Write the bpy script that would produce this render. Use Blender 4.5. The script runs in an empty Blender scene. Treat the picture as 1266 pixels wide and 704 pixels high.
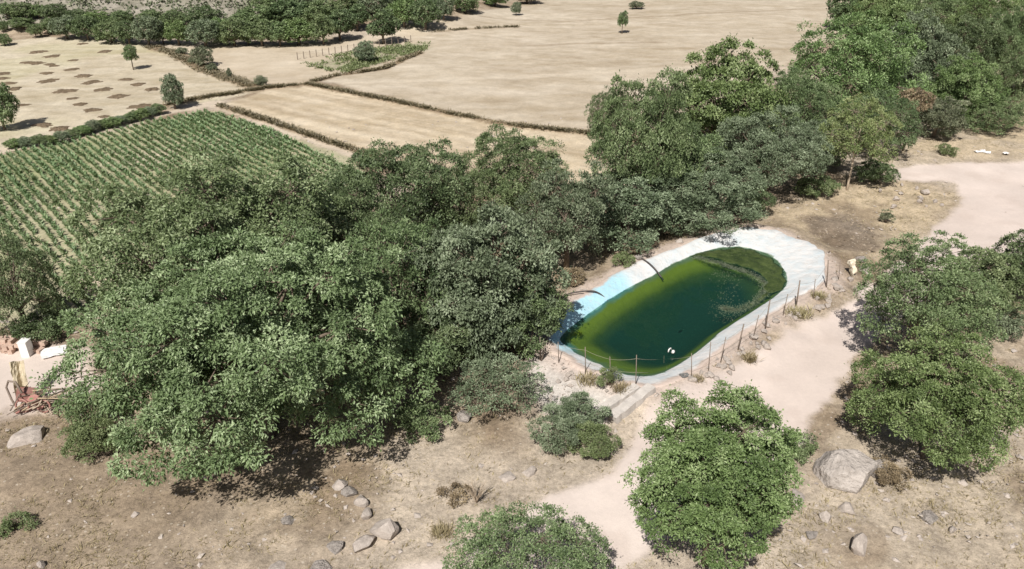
import bpy, math, random
import numpy as np

# ------------------------------------------------------------------ camera, sky, sun
sc = bpy.context.scene
F_PX, CX, CY = 975.0, 633.0, 352.0           # focal length and centre of the photograph in pixels
CAM_H, PITCH = 22.0, math.radians(27.0)
cam = bpy.data.cameras.new('camera')
cam.sensor_fit = 'HORIZONTAL'; cam.angle = 2 * math.atan(633.0 / F_PX)
cam.clip_start = 0.5; cam.clip_end = 6000
cam_o = bpy.data.objects.new('camera', cam); sc.collection.objects.link(cam_o)
cam_o.location = (0, 0, CAM_H); cam_o.rotation_euler = (math.pi / 2 - PITCH, 0, 0)
sc.camera = cam_o

SUN_TO = np.array([0.2226, 0.6824, -0.8634]); SUN_TO = SUN_TO / np.linalg.norm(SUN_TO)   # where the sunlight travels
SUN_EL = math.asin(-SUN_TO[2]); SUN_ROT = math.atan2(-SUN_TO[0], -SUN_TO[1])
world = bpy.data.worlds.new('World'); sc.world = world; world.use_nodes = True
wn = world.node_tree.nodes; wl = world.node_tree.links
sky = wn.new('ShaderNodeTexSky'); sky.sky_type = 'NISHITA'; sky.sun_disc = False
sky.sun_elevation = SUN_EL; sky.sun_rotation = SUN_ROT % (2 * math.pi)
sky.altitude = 900; sky.air_density = 0.7; sky.dust_density = 5.0; sky.ozone_density = 0.5
wl.new(sky.outputs[0], wn['Background'].inputs[0]); wn['Background'].inputs[1].default_value = 0.05
sun = bpy.data.lights.new('sun', 'SUN'); sun.energy = 4.9; sun.angle = math.radians(0.53); sun.color = (1.0, 0.955, 0.89)
sun_o = bpy.data.objects.new('sun', sun); sc.collection.objects.link(sun_o)
from mathutils import Vector, Matrix
sun_o.rotation_euler = Vector(SUN_TO).to_track_quat('-Z', 'Y').to_euler(); sun_o.location = (-20, -40, 80)
sc.view_settings.view_transform = 'Standard'; sc.view_settings.look = 'None'
sc.view_settings.exposure = 0.15; sc.view_settings.gamma = 1.0; sc.view_settings.use_curve_mapping = False

# ------------------------------------------------------------------ helpers
COL = sc.collection
rng = np.random.default_rng(7)
def sm(a, b, x):
    t = np.clip((x - a) / (b - a), 0, 1); return t * t * (3 - 2 * t)
def _hash(ix, iy, s):
    n = (ix.astype(np.int64) * 374761393 + iy.astype(np.int64) * 668265263 + s * 1442695041) & 0xffffffff
    n = ((n ^ (n >> 13)) * 1274126177) & 0xffffffff
    n = (n ^ (n >> 16)) & 0xffffffff
    return n / 4294967295.0
def noise(x, y, s=0):
    x = np.asarray(x, float); y = np.asarray(y, float)
    ix = np.floor(x); iy = np.floor(y); fx = x - ix; fy = y - iy
    fx = fx * fx * (3 - 2 * fx); fy = fy * fy * (3 - 2 * fy)
    a = _hash(ix, iy, s); b = _hash(ix + 1, iy, s); c = _hash(ix, iy + 1, s); d = _hash(ix + 1, iy + 1, s)
    return (a + (b - a) * fx) * (1 - fy) + (c + (d - c) * fx) * fy
def fbm(x, y, s=0, o=4):
    v = 0; a = 0.5; t = 0
    for k in range(o):
        v = v + a * noise(x, y, s + k); t += a; a *= 0.5; x = x * 2.03 + 5.1; y = y * 2.03 + 1.7
    return v / t                                                       # 0..1
cp, sp = math.cos(PITCH), math.sin(PITCH)
def ray(px, py):
    px = np.asarray(px, float); py = np.asarray(py, float)
    a = (px - CX) / F_PX; b = -(py - CY) / F_PX
    return np.stack([a, cp + b * sp, -sp + b * cp], -1)
def plane(pts, z=0.0):                                                # photo pixels -> points on a level plane
    p = np.asarray(pts, float); d = ray(p[:, 0], p[:, 1]); t = (z - CAM_H) / d[:, 2]
    return (d * t[:, None])[:, :2]
def poly_sd(P, x, y):                                                 # signed distance, positive inside
    n = len(P); best = np.full(x.shape, 1e9); ins = np.zeros(x.shape, bool)
    for i in range(n):
        ax, ay = P[i]; bx, by = P[(i + 1) % n]; ex, ey = bx - ax, by - ay
        wx, wy = x - ax, y - ay; t = np.clip((wx * ex + wy * ey) / (ex * ex + ey * ey + 1e-12), 0, 1)
        d = (wx - ex * t) ** 2 + (wy - ey * t) ** 2; best = np.minimum(best, d)
        c = ((ay > y) != (by > y)) & (x < ex * (y - ay) / (ey + 1e-12) + ax); ins ^= c
    return np.sqrt(best) * np.where(ins, 1, -1)
def line_d(P, x, y):
    best = np.full(x.shape, 1e9)
    for i in range(len(P) - 1):
        ax, ay = P[i]; bx, by = P[i + 1]; ex, ey = bx - ax, by - ay
        wx, wy = x - ax, y - ay; t = np.clip((wx * ex + wy * ey) / (ex * ex + ey * ey + 1e-12), 0, 1)
        best = np.minimum(best, (wx - ex * t) ** 2 + (wy - ey * t) ** 2)
    return np.sqrt(best)

def mesh_np(name, V, F, attrs=None, colors=None, smooth=False):
    me = bpy.data.meshes.new(name); V = np.asarray(V, np.float32); F = np.asarray(F, np.int32); k = F.shape[1]
    me.vertices.add(len(V)); me.vertices.foreach_set('co', V.ravel())
    me.loops.add(F.size); me.loops.foreach_set('vertex_index', F.ravel())
    me.polygons.add(len(F)); me.polygons.foreach_set('loop_start', np.arange(0, F.size, k, dtype=np.int32))
    me.polygons.foreach_set('loop_total', np.full(len(F), k, np.int32))
    me.polygons.foreach_set('use_smooth', np.full(len(F), smooth, bool))
    for n, a in (attrs or {}).items():
        at_ = me.attributes.new(n, 'FLOAT', 'POINT'); at_.data.foreach_set('value', np.asarray(a, np.float32))
    for n, a in (colors or {}).items():
        at_ = me.attributes.new(n, 'FLOAT_COLOR', 'POINT')
        c4 = np.ones((len(V), 4), np.float32); c4[:, :3] = a; at_.data.foreach_set('color', c4.ravel())
    me.update(calc_edges=True); return me
def obj(name, me, mat=None, parent=None, loc=None):
    o = bpy.data.objects.new(name, me); COL.objects.link(o)
    if me is not None and mat is not None and not me.materials: me.materials.append(mat)
    if parent is not None: o.parent = parent
    if loc is not None: o.location = loc
    return o
def empty(name, loc=(0, 0, 0), rz=0):
    o = bpy.data.objects.new(name, None); COL.objects.link(o); o.location = loc; o.rotation_euler = (0, 0, rz)
    o.empty_display_size = 0.2; return o
def tag(o, label=None, cat=None, group=None, kind=None):
    if label: o['label'] = label
    if cat: o['category'] = cat
    if group: o['group'] = group
    if kind: o['kind'] = kind
    return o
class MB:                                                             # polygon soup builder -> one mesh
    def __init__(s): s.v = []; s.f = []
    def add(s, vs, fs):
        b = len(s.v); s.v += [tuple(v) for v in vs]; s.f += [tuple(i + b for i in f) for f in fs]
    def box(s, c, size, M=None):
        hx, hy, hz = [k / 2 for k in size]
        vs = [Vector((x, y, z)) for x in (-hx, hx) for y in (-hy, hy) for z in (-hz, hz)]
        if M is not None: vs = [M @ v for v in vs]
        vs = [v + Vector(c) for v in vs]
        s.add(vs, [(0, 1, 3, 2), (4, 6, 7, 5), (0, 4, 5, 1), (2, 3, 7, 6), (0, 2, 6, 4), (1, 5, 7, 3)])
    def tube(s, pts, rad, n=6, cap=True):
        pts = [Vector(p) for p in pts]
        if not hasattr(rad, '__len__'): rad = [rad] * len(pts)
        b = len(s.v); up = Vector((0, 0, 1)); u = None
        for i, p in enumerate(pts):
            d = (pts[min(i + 1, len(pts) - 1)] - pts[max(i - 1, 0)]).normalized()
            if u is None: u = d.cross(up); u = u if u.length > 0.05 else d.cross(Vector((1, 0, 0)))
            u = (u - d * u.dot(d)).normalized(); w = d.cross(u)
            for k in range(n):
                a = 2 * math.pi * k / n; s.v.append(tuple(p + (u * math.cos(a) + w * math.sin(a)) * rad[i]))
        for i in range(len(pts) - 1):
            for k in range(n):
                s.f.append((b + i * n + k, b + i * n + (k + 1) % n, b + (i + 1) * n + (k + 1) % n, b + (i + 1) * n + k))
        if cap:
            s.f.append(tuple(b + k for k in range(n))[::-1]); e = b + (len(pts) - 1) * n; s.f.append(tuple(e + k for k in range(n)))
    def mesh(s, name, smooth=False):
        me = bpy.data.meshes.new(name); me.from_pydata(s.v, [], s.f); me.update()
        if smooth: me.polygons.foreach_set('use_smooth', [True] * len(me.polygons))
        return me
    def build(s, name, mat, parent=None, smooth=False, loc=None): return obj(name, s.mesh(name, smooth), mat, parent, loc)

# ------------------------------------------------------------------ materials
def mat_new(name):
    m = bpy.data.materials.new(name); m.use_nodes = True; nt = m.node_tree; nt.nodes.clear()
    out = nt.nodes.new('ShaderNodeOutputMaterial'); return m, nt, out
def N(nt, t, **kw):
    n = nt.nodes.new(t)
    for k, v in kw.items(): setattr(n, k, v)
    return n
def nz(nt, vec, scale, detail=4, rough=0.6):
    n = N(nt, 'ShaderNodeTexNoise'); n.inputs['Scale'].default_value = scale; n.inputs['Detail'].default_value = detail
    n.inputs['Roughness'].default_value = rough; nt.links.new(vec, n.inputs['Vector']); return n.outputs['Fac']
def mathn(nt, op, a, b=None, c=None, clamp=False):
    n = N(nt, 'ShaderNodeMath', operation=op); n.use_clamp = clamp
    for i, v in enumerate((a, b, c)):
        if v is None: continue
        if isinstance(v, (int, float)): n.inputs[i].default_value = v
        else: nt.links.new(v, n.inputs[i])
    return n.outputs[0]
def mixc(nt, fac, a, b, mode='MIX'):
    n = N(nt, 'ShaderNodeMix', data_type='RGBA', blend_type=mode)
    for s, v in ((n.inputs[0], fac), (n.inputs[6], a), (n.inputs[7], b)):
        if isinstance(v, (int, float)): s.default_value = v
        elif isinstance(v, tuple): s.default_value = (*v, 1)
        else: nt.links.new(v, s)
    return n.outputs[2]
def ramp(nt, fac, stops):
    n = N(nt, 'ShaderNodeValToRGB'); e = n.color_ramp.elements
    while len(e) < len(stops): e.new(0.5)
    for k, (p, c) in zip(e, stops): k.position = p; k.color = (*c, 1)
    nt.links.new(fac, n.inputs[0]); return n.outputs[0]
def geo_pos(nt): return N(nt, 'ShaderNodeNewGeometry').outputs['Position']
def obj_pos(nt): return N(nt, 'ShaderNodeTexCoord').outputs['Object']
def attr(nt, name): return N(nt, 'ShaderNodeAttribute', attribute_name=name)
def principled(nt, out, col, rough=0.8, spec=0.2, bump=None, bs=0.3, bd=0.05):
    p = N(nt, 'ShaderNodeBsdfPrincipled')
    if isinstance(col, tuple): p.inputs['Base Color'].default_value = (*col, 1)
    else: nt.links.new(col, p.inputs['Base Color'])
    p.inputs['Roughness'].default_value = rough; p.inputs['Specular IOR Level'].default_value = spec
    if bump is not None:
        b = N(nt, 'ShaderNodeBump'); b.inputs['Strength'].default_value = bs; b.inputs['Distance'].default_value = bd
        nt.links.new(bump, b.inputs['Height']); nt.links.new(b.outputs[0], p.inputs['Normal'])
    nt.links.new(p.outputs[0], out.inputs[0]); return p

def ground_mat():
    m, nt, out = mat_new('ground_soil'); L = nt.links
    P = geo_pos(nt); c = attr(nt, 'col').outputs['Color']; rg = attr(nt, 'grit').outputs['Fac']
    n1 = nz(nt, P, 0.8, 8, 0.7); n2 = nz(nt, P, 5.0, 6, 0.75); n3 = nz(nt, P, 23.0, 3, 0.7)
    s = mathn(nt, 'ADD', mathn(nt, 'MULTIPLY_ADD', n1, 1.15, -0.575), mathn(nt, 'MULTIPLY_ADD', n2, 1.3, -0.65))
    s = mathn(nt, 'ADD', s, mathn(nt, 'MULTIPLY_ADD', n3, 0.9, -0.45))
    k = mathn(nt, 'MULTIPLY_ADD', mathn(nt, 'MULTIPLY', s, rg), 1.5, 1.0)
    k = mathn(nt, 'MAXIMUM', k, 0.35)
    v = N(nt, 'ShaderNodeCombineColor')
    for i in range(3): L.new(k, v.inputs[i])
    c = mixc(nt, 1.0, c, v.outputs[0], 'MULTIPLY')
    # pale chips of straw and stone
    vo = N(nt, 'ShaderNodeTexVoronoi'); vo.inputs['Scale'].default_value = 3.2; L.new(P, vo.inputs['Vector'])
    f = mathn(nt, 'MULTIPLY', mathn(nt, 'LESS_THAN', vo.outputs['Distance'], 0.16), mathn(nt, 'MULTIPLY', rg, 0.8), clamp=True)
    c = mixc(nt, f, c, (0.52, 0.46, 0.38))
    bmp = mathn(nt, 'ADD', n2, mathn(nt, 'MULTIPLY', n3, 0.5))
    p = principled(nt, out, c, 0.95, 0.08, bmp, 0.55, 0.09); L.new(mathn(nt, 'MULTIPLY_ADD', rg, 0.7, 0.1), p.inputs['Normal'].links[0].from_node.inputs['Strength'])
    return m
def leaf_mat(name, dark, mid, light, trans=0.10):
    m, nt, out = mat_new(name); L = nt.links
    t = attr(nt, 'tint').outputs['Fac']
    c = ramp(nt, t, [(0.0, dark), (0.5, mid), (1.0, light)])
    oi = N(nt, 'ShaderNodeObjectInfo').outputs['Random']
    hs = N(nt, 'ShaderNodeHueSaturation'); hs.inputs['Saturation'].default_value = 0.93; L.new(mixc(nt, 1.0, c, (1.06, 1.13, 1.0), 'MULTIPLY'), hs.inputs['Color'])
    L.new(mathn(nt, 'MULTIPLY_ADD', oi, 0.02, 0.49), hs.inputs['Hue']); L.new(mathn(nt, 'MULTIPLY_ADD', oi, 0.14, 0.95), hs.inputs['Value'])
    p = N(nt, 'ShaderNodeBsdfPrincipled'); L.new(hs.outputs[0], p.inputs['Base Color']); p.inputs['Roughness'].default_value = 0.5
    p.inputs['Specular IOR Level'].default_value = 0.35
    tr = N(nt, 'ShaderNodeBsdfTranslucent'); L.new(mixc(nt, 1.0, hs.outputs[0], (1.0, 1.25, 0.45), 'MULTIPLY'), tr.inputs[0])
    mx = N(nt, 'ShaderNodeMixShader'); mx.inputs[0].default_value = trans; L.new(p.outputs[0], mx.inputs[1]); L.new(tr.outputs[0], mx.inputs[2])
    L.new(mx.outputs[0], out.inputs[0]); return m
def plain(name, a, b, scale=6, rough=0.85, spec=0.15, bs=0.4, bd=0.03):
    m, nt, out = mat_new(name); P = obj_pos(nt)
    n1 = nz(nt, P, scale, 6, 0.65); n2 = nz(nt, P, scale * 5, 3, 0.6)
    f = mathn(nt, 'MULTIPLY_ADD', mathn(nt, 'ADD', n1, mathn(nt, 'MULTIPLY', n2, 0.5)), 1.8, -0.85, clamp=True)
    principled(nt, out, mixc(nt, f, a, b), rough, spec, mathn(nt, 'ADD', n1, n2), bs, bd); return m

M = {}
M['ground'] = ground_mat()
M['walnut'] = leaf_mat('walnut_leaf', (0.080, 0.112, 0.048), (0.160, 0.212, 0.098), (0.37, 0.42, 0.27))
M['oak'] = leaf_mat('oak_leaf', (0.075, 0.114, 0.038), (0.145, 0.205, 0.072), (0.32, 0.38, 0.20))
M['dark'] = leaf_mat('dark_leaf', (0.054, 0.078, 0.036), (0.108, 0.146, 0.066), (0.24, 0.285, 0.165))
M['grey'] = leaf_mat('grey_green_leaf', (0.080, 0.102, 0.060), (0.150, 0.180, 0.116), (0.30, 0.335, 0.245))
M['mid'] = leaf_mat('mixed_leaf', (0.070, 0.100, 0.044), (0.140, 0.184, 0.082), (0.295, 0.34, 0.195))
M['yellow'] = leaf_mat('pale_leaf', (0.11, 0.145, 0.05), (0.19, 0.23, 0.09), (0.36, 0.37, 0.20))
M['dry'] = leaf_mat('dry_leaf', (0.14, 0.10, 0.07), (0.25, 0.18, 0.12), (0.40, 0.30, 0.21), 0.1)
M['straw'] = leaf_mat('dry_grass', (0.17, 0.125, 0.078), (0.30, 0.23, 0.145), (0.50, 0.40, 0.27), 0.2)
M['brush'] = leaf_mat('dry_brush', (0.11, 0.084, 0.058), (0.20, 0.155, 0.108), (0.36, 0.29, 0.21), 0.1)
M['corn'] = leaf_mat('crop_leaf', (0.088, 0.138, 0.060), (0.152, 0.215, 0.100), (0.29, 0.34, 0.20))
M['weed'] = leaf_mat('weed_leaf', (0.10, 0.12, 0.05), (0.15, 0.18, 0.08), (0.24, 0.26, 0.14))
M['scrub'] = leaf_mat('scrub_leaf', (0.069, 0.0782, 0.0483), (0.145, 0.1566, 0.1015), (0.3398, 0.3415, 0.2484))
M['bark'] = plain('bark', (0.10, 0.075, 0.055), (0.26, 0.21, 0.165), 7)
M['palebark'] = plain('pale_bark', (0.34, 0.27, 0.20), (0.55, 0.46, 0.36), 6)
M['rock'] = plain('grey_rock', (0.26, 0.23, 0.205), (0.56, 0.51, 0.47), 1.4, 0.9, 0.1, 1.0, 0.16)
M['rockpale'] = plain('pale_rock', (0.30, 0.26, 0.23), (0.56, 0.50, 0.45), 3.0, 0.9, 0.1, 0.7, 0.05)
M['concrete'] = plain('concrete', (0.40, 0.37, 0.34), (0.60, 0.56, 0.52), 3, 0.9, 0.1)
M['post'] = plain('weathered_post', (0.16, 0.125, 0.10), (0.30, 0.25, 0.21), 9)
M['wire'] = plain('wire', (0.30, 0.28, 0.22), (0.42, 0.38, 0.30), 20, 0.6)
M['white'] = plain('white_plastic', (0.72, 0.71, 0.70), (0.84, 0.83, 0.82), 4, 0.5, 0.3, 0.1)
M['brick'] = plain('clay_brick', (0.40, 0.27, 0.21), (0.60, 0.47, 0.39), 5)
M['red'] = plain('red_paint', (0.30, 0.12, 0.10), (0.44, 0.27, 0.23), 5, 0.6, 0.3)
M['yellowp'] = plain('faded_yellow_sheet', (0.44, 0.37, 0.25), (0.60, 0.53, 0.40), 4, 0.6, 0.3)
M['stick'] = plain('dry_stick', (0.30, 0.22, 0.14), (0.58, 0.47, 0.33), 5)
M['hose'] = plain('hose', (0.05, 0.045, 0.045), (0.13, 0.11, 0.10), 8, 0.5)
M['manure'] = plain('manure', (0.095, 0.072, 0.048), (0.26, 0.20, 0.138), 3.0, 0.95, 0.05, 0.9, 0.1)
M['flap'] = plain('torn_sheet', (0.60, 0.53, 0.40), (0.78, 0.72, 0.60), 3, 0.7)
M['rag'] = plain('grey_rag', (0.10, 0.10, 0.10), (0.22, 0.22, 0.21), 6)
M['chip'] = plain('wood_chip', (0.15, 0.115, 0.08), (0.46, 0.38, 0.29), 0.9, 0.95, 0.05)

# ------------------------------------------------------------------ pond outlines (photo pixels -> level planes)
Z_WATER, Z_RIM = 0.22, 0.62
def z6(l): return [(640 + .341 * a, 250 + .341 * b) for a, b in l]
WATER_PX = z6([(150, 497), (172, 470), (215, 436), (290, 382), (400, 312), (500, 262), (560, 226), (640, 190), (720, 168), (790, 161), (860, 173), (920, 198),
               (958, 235), (978, 275), (975, 303), (940, 338), (880, 378), (800, 428), (730, 474), (690, 512), (640, 552), (580, 592), (530, 618),
               (470, 632), (420, 630), (360, 613), (300, 588), (240, 560), (190, 528)])
RIM_PX = z6([(112, 497), (122, 450), (150, 405), (215, 345), (320, 285), (400, 245), (450, 212), (560, 172), (650, 138), (760, 104), (870, 94), (950, 106), (1005, 138),
             (1095, 182), (1125, 225), (1112, 290), (1040, 330), (960, 372), (900, 420), (830, 462), (780, 502), (710, 560), (650, 608), (560, 652),
             (480, 668), (400, 660), (300, 618), (230, 590), (170, 556)])
WATER = plane(WATER_PX, Z_WATER); RIM = plane(RIM_PX, Z_RIM)
PC = WATER.mean(0)
_e = WATER - PC; _w, _u = np.linalg.eigh(_e.T @ _e); AX = _u[:, 1]; AY = np.array([-AX[1], AX[0]])
SX, SY = np.abs(_e @ AX).max(), np.abs(_e @ AY).max()
def radial(P, n):                                                    # resample an outline by angle about the pond centre
    q = np.stack([(P - PC) @ AX / SX, (P - PC) @ AY / SY], 1); a = np.arctan2(q[:, 1], q[:, 0]); r = np.hypot(*q.T)
    o = np.argsort(a); a, r = a[o], r[o]; a3 = np.r_[a - 2 * np.pi, a, a + 2 * np.pi]; r3 = np.r_[r, r, r]
    t = np.linspace(-np.pi, np.pi, n, endpoint=False); rr = np.interp(t, a3, r3)
    for _ in range(2): rr = 0.25 * np.roll(rr, 1) + 0.5 * rr + 0.25 * np.roll(rr, -1)
    return t, rr
def from_polar(t, r):
    return PC + (np.cos(t) * r * SX)[:, None] * AX + (np.sin(t) * r * SY)[:, None] * AY

# ------------------------------------------------------------------ terrain shape
def height(x, y):
    x = np.asarray(x, float); y = np.asarray(y, float)
    h = 0.22 * (fbm(x / 7, y / 7, 3, 3) - 0.5) + 0.9 * (fbm(x / 38, y / 38, 11, 2) - 0.5) * sm(20, 70, y)
    # hillside beyond the far tree line on the left, low rise in the middle
    hx = sm(-30, -58, x + 0.12 * (y - 150)); s = np.maximum(0, y - 135 + 6 * noise(x / 20, y / 20, 5))
    h = h + hx * 0.36 * s * (1 + 0.25 * (fbm(x / 30, y / 30, 21, 3) - 0.5)) + (1 - hx) * 0.10 * np.maximum(0, y - 210)
    h = h + 0.10 * np.maximum(0, y - 128) * sm(-70, -45, x) * sm(0, -18, x) * sm(128, 140, y)
    d = poly_sd(RIM, x, y)                                            # embankment and pit of the pond
    out = sm(-3.2, -0.2, d + 0.5 * (noise(x / 1.2, y / 1.2, 8) - 0.5))
    h = h * (1 - sm(-4, -0.5, d)) + out * (Z_RIM - 0.05)
    h = h - 2.6 * sm(0.15, 1.6, d) - 0.1 * sm(0.0, 0.15, d)
    return h
def ground_at(px, py):                                               # photo pixel -> point on the terrain
    d = ray(px, py); Y = np.concatenate([np.linspace(14, 110, 900), np.linspace(110.5, 600, 700)]); t = Y / d[1]
    z = CAM_H + d[2] * t; g = height(d[0] * t, Y); i = np.argmax(z <= g); i = max(i, 1)
    a = z[i - 1] - g[i - 1]; b = z[i] - g[i]; k = a / (a - b + 1e-9); yy = Y[i - 1] + (Y[i] - Y[i - 1]) * k
    return Vector((d[0] * yy / d[1], yy, float(height(np.array([d[0] * yy / d[1]]), np.array([yy]))[0])))
def hz(x, y): return float(height(np.array([x]), np.array([y]))[0])
def at_z(px, py, z): p = plane([(px, py)], z)[0]; return Vector((p[0], p[1], z))
def at_y(px, py, Y): d = ray(px, py); return Vector(d * (Y / d[1])) + Vector((0, 0, CAM_H))
def ppm(p): return F_PX / (p[1] * cp + (CAM_H - p[2]) * sp)           # photo pixels per metre at a point

# ------------------------------------------------------------------ zones of the ground
PZ = {k: plane(v) for k, v in {
    'road': [(470, 712), (560, 690), (650, 636), (705, 598), (762, 572), (785, 540), (800, 512), (836, 486), (885, 474), (950, 430), (1015, 396), (1062, 366), (1090, 336), (1135, 312),
             (1155, 282), (1192, 244), (1180, 226), (1112, 222), (1106, 208), (1180, 203), (1290, 203), (1330, 290), (1200, 345), (1110, 405), (1062, 432), (1040, 480), (1005, 530),
             (960, 570), (860, 640), (790, 690), (740, 720)],
    'yard': [(-40, 432), (50, 432), (104, 436), (122, 470), (104, 492), (60, 506), (0, 516), (-60, 520)],
    'crop': [(-140, 250), (-60, 213), (0, 198), (130, 168), (258, 140), (432, 192), (470, 240), (400, 300), (260, 360), (100, 396), (-140, 420)],
    'stripe': [(275, 132), (330, 112), (385, 106), (560, 140), (745, 168), (850, 190), (850, 240), (600, 235), (440, 190)],
    'heaps': [(-150, 58), (0, 52), (60, 47), (160, 52), (215, 68), (305, 106), (330, 110), (265, 128), (205, 134), (110, 160), (0, 192), (-150, 232)],
    'cream': [(190, 60), (300, 55), (400, 50), (470, 44), (520, 30), (560, 30), (520, 62), (450, 82), (395, 98), (330, 108), (300, 104)],
    'big': [(400, 100), (450, 84), (525, 62), (520, 45), (600, 18), (660, 2), (700, -30), (1100, -30), (1060, 40), (970, 80), (860, 150), (740, 165), (560, 138)],
    'plot': [(380, 76), (440, 64), (505, 54), (530, 54), (516, 62), (470, 76), (425, 88), (385, 80)],
    'debris': [(985, 268), (1035, 258), (1085, 278), (1105, 296), (1092, 314), (1050, 318), (1015, 298)],
    'gold': [(950, 268), (990, 236), (1060, 226), (1110, 226), (1185, 240), (1150, 285), (1125, 308), (1085, 332), (1050, 326), (1010, 296)],
    'goldbank': [(1090, 200), (1120, 178), (1200, 152), (1266, 128), (1350, 120), (1350, 200)],
    'gravel': [(655, 452), (690, 455), (745, 470), (800, 478), (775, 505), (735, 520), (690, 516), (662, 490)],
    'rightslope': [(1000, 530), (1266, 420), (1400, 420), (1400, 740), (960, 740), (1010, 640)],
    'brownleft': [(-60, 530), (90, 508), (190, 560), (300, 640), (330, 740), (-60, 740)],
}.items()}
LZ = {k: plane(v) for k, v in {
    'track': [(-80, 214), (0, 191), (110, 166), (205, 143), (262, 130), (330, 152), (440, 190)],
    'berm1': [(378, 105), (440, 116), (520, 132), (620, 151), (745, 167), (830, 180)],
    'berm2': [(272, 134), (330, 152), (440, 186), (480, 200)],
    'berm3': [(205, 133), (260, 122), (330, 110), (385, 105)],
    'berm4': [(185, 58), (215, 66), (262, 88), (312, 107)],
    'berm5': [(535, 42), (600, 37), (640, 35)], 'berm6': [(640, 57), (720, 54), (820, 53)], 'berm7': [(560, 24), (700, 28), (900, 18), (1000, 10)],
    'berm8': [(385, 102), (420, 92), (475, 84), (520, 64)], 'gfence': [(370, 72), (440, 60), (510, 50)],
}.items()}
BIG_HI = plane([(395, 104), (1000, 78)])
def zones(x, y):
    w1 = (fbm(x / 1.7, y / 1.7, 31, 3) - 0.5); w2 = (fbm(x / 6, y / 6, 41, 3) - 0.5)
    Z = {}
    def P(k, soft, warp): d = poly_sd(PZ[k], x, y) + warp * w1 * 2; return sm(-soft, soft, d)
    Z['big'] = P('big', 0.8, 1.0); Z['stripe'] = P('stripe', 0.6, 0.8); Z['heaps'] = P('heaps', 0.7, 0.8); Z['cream'] = P('cream', 0.8, 0.8)
    Z['crop'] = P('crop', 0.35, 0.4); Z['plot'] = P('plot', 1.2, 2.0); Z['road'] = P('road', 0.32, 0.7); Z['yard'] = P('yard', 0.6, 0.9)
    Z['gold'] = P('gold', 1.2, 1.6); Z['goldbank'] = P('goldbank', 1.5, 1.6); Z['debris'] = P('debris', 0.9, 1.6); Z['gravel'] = P('gravel', 0.7, 1.0); Z['rightslope'] = P('rightslope', 2.5, 2.0); Z['brownleft'] = P('brownleft', 2.5, 2.0)
    for k, P_ in LZ.items():
        wd = {'track': 0.95, 'berm1': 0.75, 'berm2': 0.55, 'berm3': 0.6, 'berm4': 1.1, 'gfence': 0.4}.get(k, 0.55)
        Z[k] = sm(wd * 1.35, wd * 0.6, line_d(P_, x, y) + w1 * wd * 1.1)
    Z['hill'] = sm(133, 138, y + w2 * 8) * sm(-28, -40, x + 0.12 * (y - 150))
    Z['rim'] = sm(-1.6, -0.3, poly_sd(RIM, x, y) + w1 * 1.2)
    return Z
def lerp(c, col, m): return c + (np.array(col) - c) * m[:, None]
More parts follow.
